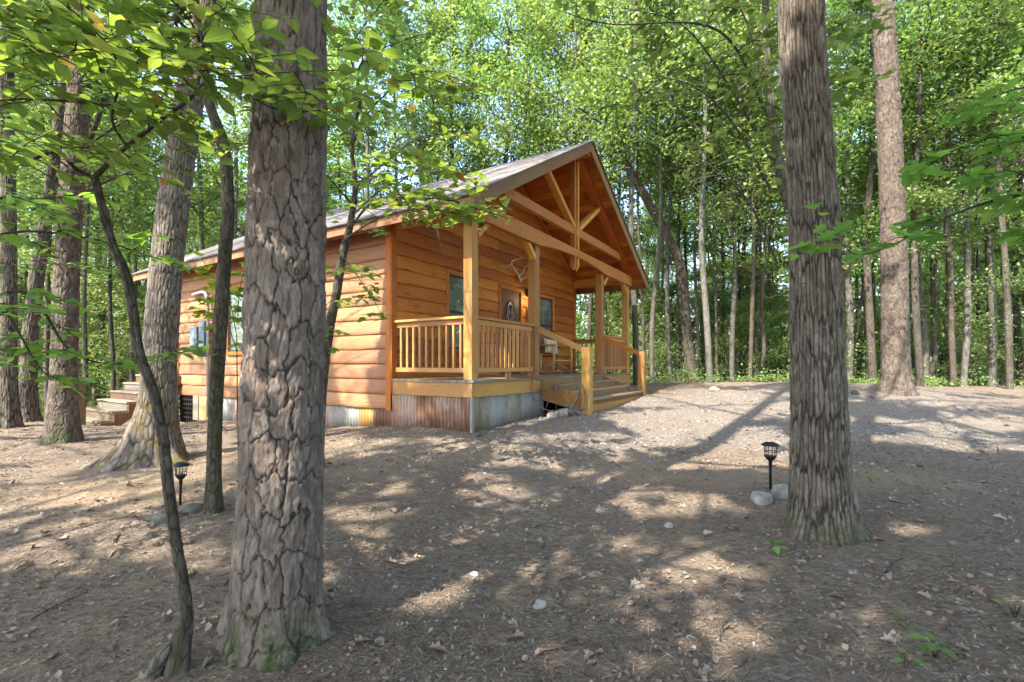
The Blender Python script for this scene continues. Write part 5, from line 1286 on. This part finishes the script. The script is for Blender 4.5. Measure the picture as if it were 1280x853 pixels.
# trunks one can tell apart, at their place in the picture: (px, distance, scale, kind index)
for px, d, sc, vi in [(795, 13, 1.0, 0), (815, 14.5, .9, 3), (838, 16, .8, 1), (847, 18, .8, 5), (887, 13.5, .95, 1), (905, 19, .9, 3), (915, 15, .75, 5), (930, 21, 1, 2), (944, 16.5, .8, 1), (957, 24, 1, 3),
                      (1062, 14, .85, 5), (1075, 19, .9, 0), (1091, 13.2, .9, 2), (1100, 21, 1, 1), (1150, 12.2, 1.05, 0), (1158, 14, .9, 1), (1178, 20, .9, 3), (1192, 12.8, .7, 2), (1205, 13.2, .85, 1), (1222, 18, .9, 0), (1240, 13.4, .9, 5), (1262, 12.0, .9, 3), (1275, 16, .9, 2),
                      (712, 17.5, 1.0, 1), (735, 19, .95, 2), (760, 20, 1.05, 4), (775, 22, 1.1, 0), (690, 21, 1.15, 3), (655, 20, 1.1, 1), (630, 19, 1.2, 4), (600, 22, 1.2, 0), (570, 20, 1.15, 2), (535, 21, 1.2, 5), (500, 20, 1.2, 3), (465, 18, 1.1, 1),
                      (140, 15, .8, 0), (120, 18, .9, 2), (105, 13.5, .75, 3), (155, 20, .9, 1), (60, 14, .8, 4), (25, 17, .9, 2), (-20, 12, .9, 0), (0, 21, 1, 3), (300, 19, 1.1, 1), (330, 21, 1.1, 2), (380, 19, 1.05, 4), (250, 18, 1, 5), (425, 22, 1.15, 0)]:
    x = (px - 640) / FP * d
    if not in_cabin(x, d, .6): put('t', x, d, sc, vi=vi)
for px, d, sc, vi in [(804, 15, .6, 3), (826, 18, .65, 0), (859, 20, .6, 2), (873, 17, .6, 1), (896, 15.5, .55, 3), (925, 18, .6, 0), (938, 14.2, .55, 2), (950, 20, .7, 1), (965, 17, .6, 0), (1056, 17, .6, 3), (1084, 15.5, .55, 1), (1143, 17, .6, 5),
                      (1168, 14.8, .6, 0), (1185, 17.5, .6, 1), (1213, 15.4, .55, 3), (1231, 20, .7, 2), (1252, 17, .6, 5), (90, 17, .7, 1), (130, 21, .8, 3), (165, 16, .6, 5), (45, 19, .8, 0)]:
    x = (px - 640) / FP * d
    if not in_cabin(x, d, .6): put('t', x, d, 1.0, vi=vi, thick=sc)
R2 = random.Random(9)
# further trees, thinning outwards; the yard stays open
cnt = 0
for _ in range(6000):
    if cnt >= 75: break
    x = R2.uniform(-34, 44); y = R2.uniform(10, 42)
    if abs(x) > y * 1.25 + 3 or in_cabin(x, y, 2) or y < 13 + .0 * abs(x) and x > -4 or (x < -4 and y < 12 - x * .2): continue
    if near_ok(x, y, 2.6, 't'): put('t', x, y, R2.uniform(.8, 1.2)); cnt += 1
cnt = 0
for _ in range(6000):
    if cnt >= 105: break
    y = R2.uniform(13.8, 32); x = R2.uniform(-1.3, 1.3) * y
    if in_cabin(x, y, 2.6) or (x > -3 and y < 13.0) or (x < -3 and y < 12.5 - x * .1): continue
    if near_ok(x, y, 1.7, 'u'): put('u', x, y, R2.uniform(.75, 1.2)); cnt += 1
cnt = 0
for _ in range(4000):
    if cnt >= 75: break
    y = R2.uniform(14, 26); x = R2.uniform(-1.25, 1.25) * y
    if in_cabin(x, y, 1.5) or (x < 0 and y < 13): continue
    if near_ok(x, y, 1.3, 's'): put('s', x, y, R2.uniform(.6, 1.15)); cnt += 1
# unseen trees around the viewer, crowns cut to shape yard shade; windows show them
casters = []
CAST = [(-2.9, -.5), (.9, -1.5), (3.9, -.9), (-4.2, -2.6), (-1.6, -4.6), (2.6, -3.4), (-7.6, -.6), (-6.6, -6.0), (.6, -8.2), (5.6, -6.2), (7.2, -1.4), (-10.6, 3.0), (-11, -3.5), (4.6, 1.2), (-3.5, -10), (9.5, -6), (12.5, -.5), (16, 3), (18, 9), (-14, 7)]
for i, (x, y) in enumerate(CAST):
    rng = np.random.default_rng(900 + i); w = Wood(); h = 12.5 + rng.random() * 3; z = G(x, y); r = .12 + .06 * rng.random(); low = 0
    cp = [(x, y, z - .3, r * 1.2)] + [(x + rng.normal() * .25 * k, y + rng.normal() * .25 * k, z + h * k / 6, r * (1 - .14 * k)) for k in range(1, 7)]
    path = spline(np.array(cp), .35); w.add(*tube_np(path[:, :3], path[:, 3], 12)); ends = limbs(rng, path, z + 5.5, z + h * .97, 18, 3.6, w, r0=r * .4, sub=3)
    L = cloud(rng, ends, 9500 if i < 8 else 7200, .42, .5)
    if True:
        k = (L[:, 1] < 1.0) | (L[:, 2] > ZC + L[:, 1] * .9 + .5) | (np.abs(L[:, 0]) > L[:, 1] * 1.15 + .4); L = L[k]
    finish("tree", None, "tree", w, "bark_grey", L, "leaf_forest", None, (x, y, z), T_QUAD, .17, rng); casters.append(bpy.data.objects[-1] if False else None)
CTREES = [o for o in COL.objects if o.name.split('.')[0] == "tree" and o.type == 'EMPTY']
for o in CTREES:
    o.name = "shade_tree"; o["label"] = "tall tree of the surrounding woods standing beside or behind the yard's open side"; o["group"] = "trees around the viewer's side of the yard"

# far woods: one mass nobody could count
def far_woods():
    rng = np.random.default_rng(5); w = Wood(); n = 0
    for k in range(330):
        a = rng.uniform(-1.25, 1.25); rr = rng.uniform(34, 75); x, y = rr * math.sin(a), rr * math.cos(a); z = G(x, y); h = rng.uniform(11, 17); r = rng.uniform(.08, .2)
        p = np.array([(x, y, z - .3), (x + rng.normal() * .3, y, z + h * .4), (x + rng.normal() * .6, y, z + h)]); w.add(*tube_np(p, [r, r * .7, .03], 6)); n += 1
    N_ = 240000; a = rng.uniform(-1.3, 1.3, N_); rr = 32 + 48 * rng.random(N_) ** 1.3; x, y = rr * np.sin(a), rr * np.cos(a)
    zz = rng.random(N_); z = GA(x, y) + 12 * zz ** 1.1 + .2; dens = fbm(x * .35, y * .35, z * .3, s=71, o=3)
    k = dens > .49; P = np.stack([x, y, z], -1)[k]; me = leaf_mesh("far_woods", P, .3 * (.6 + .8 * rng.random(len(P))), T_QUAD, rng, .7, .7)
    tag(link("far_woods", me, "leaf_far"), kind="stuff"); tm = w.mesh("far_trunks"); o = link("far_trunks", tm, "bark_light"); tag(o, kind="stuff"); 
far_woods()
#==END3==
# ------------------------------------------------------------------ labels for the forest: by order between things one can find
def ordn(n):
    names = "first second third fourth fifth sixth seventh eighth ninth tenth eleventh twelfth thirteenth fourteenth fifteenth sixteenth seventeenth eighteenth nineteenth twentieth".split()
    if n <= 20: return names[n - 1]
    tens = {2: "twenty", 3: "thirty", 4: "forty", 5: "fifty", 6: "sixty", 7: "seventy", 8: "eighty", 9: "ninety"}; t, u = divmod(n, 10)
    base = {1: "", }; 
    if t >= 10: return "%dth" % n
    return tens[t] + ("-" + names[u - 1] if u else "th") if u else tens[t][:-1] + "ieth"
BK_ = {0: "grey", 1: "pale", 2: "brown", 3: "grey", 4: "brown", 5: "pale"}
def zone(px):
    if px < 200: return "left of the pale oak", 0
    if px < 500: return "above the long eave", 1
    if px < 812: return "behind the cabin gable", 2
    if px < 985: return "between cabin and furrowed oak", 3
    if px < 1120: return "between furrowed oak and far pine", 4
    return "right of the far pine", 5
for kind, noun, grp in (('t', "trunk", "tall trees of the woods beyond the yard"), ('u', "understory tree", "small leafy trees under the tall woods"), ('s', "shrub", "shrubs along the edge of the woods")):
    zs_ = {}
    for t, k, x, y, vi in placed:
        if k == kind: px = 640 + FP * x / max(y, .5); zs_.setdefault(zone(px), []).append((px, y, t, vi))
    for (zn, zi), L in zs_.items():
        L.sort(key=lambda q: q[0])
        for i, (px, y, t, vi) in enumerate(L):
            col = BK_[vi] + " " if kind == 't' else ("low " if kind == 's' else "slim green ")
            t["label"] = "%s%s %s, %s from the left there" % (col, noun, zn, ordn(i + 1)); t["group"] = grp

# ------------------------------------------------------------------ forest floor litter
def curled(name_rng, P, size, ratio, rng):
    pass
def litter():
    rng = np.random.default_rng(12)
    T_DEAD = (np.array([(0, 0, .05), (.3, .3, .16), (.34, .62, .12), (0, 1, .1), (-.34, .6, .17), (-.3, .28, .1), (0, .5, 0)]), [[0, 1, 6], [1, 2, 6], [2, 3, 6], [3, 4, 6], [4, 5, 6], [5, 0, 6]])
    T_CHIP = (np.array([(-.25, 0, 0), (.25, .05, .02), (.2, 1, .0), (-.22, .93, .06)]), [[0, 1, 2, 3]])
    def scatter(n, dmax, p=1.25):
        d = 1.2 + (dmax - 1.2) * rng.random(n) ** p; a = rng.uniform(-1.2, 1.2, n); x = a * d; y = d; return x, y
    def mk(x, y, size, tm, up, jit, lift, rnd=None):
        z = GA(x, y) + .03 * (fbm(x * 9, y * 9, s=21, o=3) - .5) * 1 + lift * rng.random(len(x)) + .002
        t_ = (x - CX) * VX + (y - CY) * VY; s_ = (x - CX) * UX + (y - CY) * UY; k = ~((t_ > -.05) & (s_ > -.05) & (s_ < BK + 1.2)) & ~((t_ > 1.9) & (t_ < 4.9) & (s_ > -.95) & (s_ <= 0))
        k &= np.hypot(x + 1.05, y - 2.12) > .24; k &= np.hypot(x - 2.22, y - 3.4) > .27
        return np.stack([x, y, z], -1)[k], size[k], k
    out = []
    for (n, dm, s0, s1, tm, up, jit, lift, nm) in ((10000, 11, .02, .042, T_DEAD, 1.0, .35, .008, "leaves"), (60000, 8, .005, .024, T_CHIP, 1.0, .35, .006, "chips"), (110000, 6.5, .05, .12, T_NEEDLE, 1.0, .16, .008, "needles")):
        x, y = scatter(n, dm); cl = fbm(x * 1.6, y * 1.6, s=81 + n % 7, o=3)
        grav = (np.abs((y - (7.4 + .18 * x)) / 2.3) < .8) & (x > 0); k = (rng.random(n) < sstep(.28, .6, cl) * 1.0 + .25) & ~(grav & (rng.random(n) < .7)); x, y = x[k], y[k]
        P, sz, _ = mk(x, y, s0 + (s1 - s0) * rng.random(len(x)) ** 1.5, tm, up, jit, lift)
        if nm == "needles": tm = (tm[0] * np.array([.28, 1, .3]), tm[1])
        me = leaf_mesh("litter_" + nm, P, sz, tm, rng, up, jit); 
        nmz = {"leaves": "dead_leaf_litter", "chips": "bark_chip_litter", "needles": "needle_litter"}[nm]
        tag(link(nmz, me, "litter"), kind="stuff")
    x, y = scatter(900, 9, 1.1); P, sz, _ = mk(x, y, .045 + .035 * rng.random(len(x)), T_LOBE, 1, .4, .012)
    tl = (T_LOBE[0] * np.array([1, 1, 2.6]), T_LOBE[1]); me = leaf_mesh("oak_leaves", P, sz, tl, rng, 1, .35); tag(link("fallen_oak_leaf_litter", me, "litter"), kind="stuff")
    # loose gravel near the porch and on the drive
    x = rng.uniform(-2, 7, 9000); y = rng.uniform(4.6, 10.5, 9000); k = (np.abs((y - (7.2 + .18 * x)) / 2.6) < .9 + .4 * (rng.random(len(x)) - .5)); x, y = x[k], y[k]
    T_PEB = (np.array([(-.5, -.4, 0), (.45, -.45, 0), (.5, .4, 0), (-.4, .5, 0), (0, .05, .45)]), [[0, 1, 4], [1, 2, 4], [2, 3, 4], [3, 0, 4]])
    P, sz, _ = mk(x, y, .012 + .022 * rng.random(len(x)) ** 2, T_PEB, 1, .15, .0); me = leaf_mesh("gravel", P, sz, T_PEB, rng, 1, .1, None, .35 + .65 * rng.random(len(P)))
    m, nt, out_ = newmat("gravel_stone"); r = attr(nt, "rnd").outputs['Fac']; principled(nt, out_, ramp(nt, r, [(.35, (.09, .08, .07)), (.7, (.2, .185, .165)), (1, (.4, .375, .34))]), .9)
    tag(link("loose_gravel", me, "gravel_stone"), kind="stuff")
litter()
def undergrowth():
    rng = np.random.default_rng(33); n = 2600; y = rng.uniform(10.8, 24, n); x = rng.uniform(-1.25, 1.25, n) * y
    edge = 11.6 + 1.5 * fbm(x * .45, x * 0 + 3, s=91, o=3) + np.where(x < -3, -x * .12 + .6, 0); t_ = (x - CX) * VX + (y - CY) * VY; s_ = (x - CX) * UX + (y - CY) * UY
    k = (y > edge) & ~((t_ > -2.5) & (t_ < CW + 1) & (s_ > -1.5) & (s_ < 11)) & (fbm(x * .6, y * .6, s=92, o=3) > .42); x, y = x[k], y[k]
    m_ = 34; h = .12 + .4 * rng.random(len(x)) ** 2; r = .12 + .25 * rng.random(len(x)); i = np.repeat(np.arange(len(x)), m_)
    P = np.stack([x[i] + rng.normal(size=len(i)) * r[i] * .6, y[i] + rng.normal(size=len(i)) * r[i] * .6, 0 * i], -1); P[:, 2] = GA(P[:, 0], P[:, 1]) + .02 + h[i] * rng.random(len(i)) ** .7
    me = leaf_mesh("undergrowth", P, .05 + .05 * rng.random(len(P)), T_QUAD, rng, 1, .55); tag(link("undergrowth", me, "leaf_under"), kind="stuff")
undergrowth()

# sticks one can tell apart
def stick(px0, py0, px1, py1, r, label, bend=.04, mat="bark_grey", forks=0):
    a, b = on_ground(px0, py0), on_ground(px1, py1); mid_ = (a + b) / 2 + Vector((0, 0, 0)); d = (b - a); n_ = Vector((-d.y, d.x, 0)).normalized() * bend; L = d.length
    pts = []
    for f in np.linspace(0, 1, 12):
        q = a + d * f + n_ * math.sin(f * math.pi) + Vector((random.gauss(0, .003), random.gauss(0, .003), 0)); q.z = G(q.x, q.y) + r * 1.2 + .012; pts.append(q - a)
    r *= .7; m_ = MB(); m_.tube(pts, [r * (1 + .25 * math.sin(i * 2.3 + px0)) * (1 - .6 * i / 11) for i in range(12)], 6)
    for k in range(forks): i = 4 + 3 * k; m_.tube([pts[i], pts[i] + n_ * 1.2 + d * .1 + Vector((0, 0, .02)), pts[i] + n_ * 2.4 + d * .22], [r * .6, r * .4, r * .2], 5)
    o = m_.build("stick", mat); o.location = a; tag(o, label, "stick")
stick(700, 528 + 200, 745, 727, .006, "thin grey twig in the middle of the litter right of the small pale stone")
stick(500, 752, 535, 790, .006, "bent pale twig lying in the sun patch near the big pine", .05)
stick(905, 664, 965, 672, .012, "stout grey stick lying left of the furrowed oak", .01)
stick(820, 700, 890, 690, .006, "curved brown twig on the ground below the gravel", .06)
stick(672, 822, 770, 816, .005, "long thin twig along the bottom edge of the yard", .03)
stick(455, 812, 500, 838, .006, "forked grey twig beside the big pine's roots", .03, forks=1)
stick(985, 686, 1040, 681, .009, "weathered stick crossing below the furrowed oak's mossy foot", .01)
stick(1105, 722, 1135, 700, .007, "short forked twig right of the oak", .02, forks=1)
stick(1180, 790, 1215, 812, .010, "bleached stick near the seedlings at the bottom right", .01)
stick(1255, 800, 1290, 822, .008, "pale stick entering the frame low on the right edge", .01)
stick(40, 780, 110, 745, .008, "broken branch piece on the litter left of the crooked sapling", .02)
stick(900, 805, 925, 770, .006, "curved twig rising towards the sun patch below the oak", .03)

# seedlings
def seedling(px, py, n, size, label, seed, lm="leaf_near", h=.06):
    g = on_ground(px, py); rng = np.random.default_rng(seed); t = thing("seedling", label, "seedling", g)
    s_ = MB(); P = []; A = []
    for k in range(n):
        an = k * 2.4 + seed; tip = Vector((math.cos(an) * .025, math.sin(an) * .025, h * (.8 + .4 * rng.random()))); s_.tube([(0, 0, -.01), tip * .6, tip], .0016, 5); P.append(tip); A.append((math.cos(an), math.sin(an), .15))
    s_.build("stem", "bark_thin", t); me = leaf_mesh("leaf_cluster", np.array(P), size * (.8 + .4 * rng.random(n)), T_OV, rng, 1, .12, np.array(A)); link("leaf_cluster", me, lm, t)
seedling(968, 692, 6, .06, "green seedling with broad leaves below the furrowed oak", 1)
seedling(1010, 703, 3, .04, "tiny bluish seedling right of the broad-leaved one below the oak", 2)
seedling(1128, 786, 4, .045, "small seedling above the pair of bottom right seedlings", 3, h=.04)
seedling(1168, 822, 6, .06, "largest green seedling near the bottom right corner", 4)
seedling(1132, 834, 4, .045, "small seedling left of the largest one in the bottom right", 5, h=.04)
seedling(1268, 772, 6, .06, "green seedling at the right edge of the frame", 6)
seedling(1088, 603, 5, .05, "pale seedling on the shaded ground right of the oak", 7)
seedling(240, 722, 5, .03, "tiny green weed between the crooked sapling and the big pine", 8, h=.03)
# metal tag on the oak
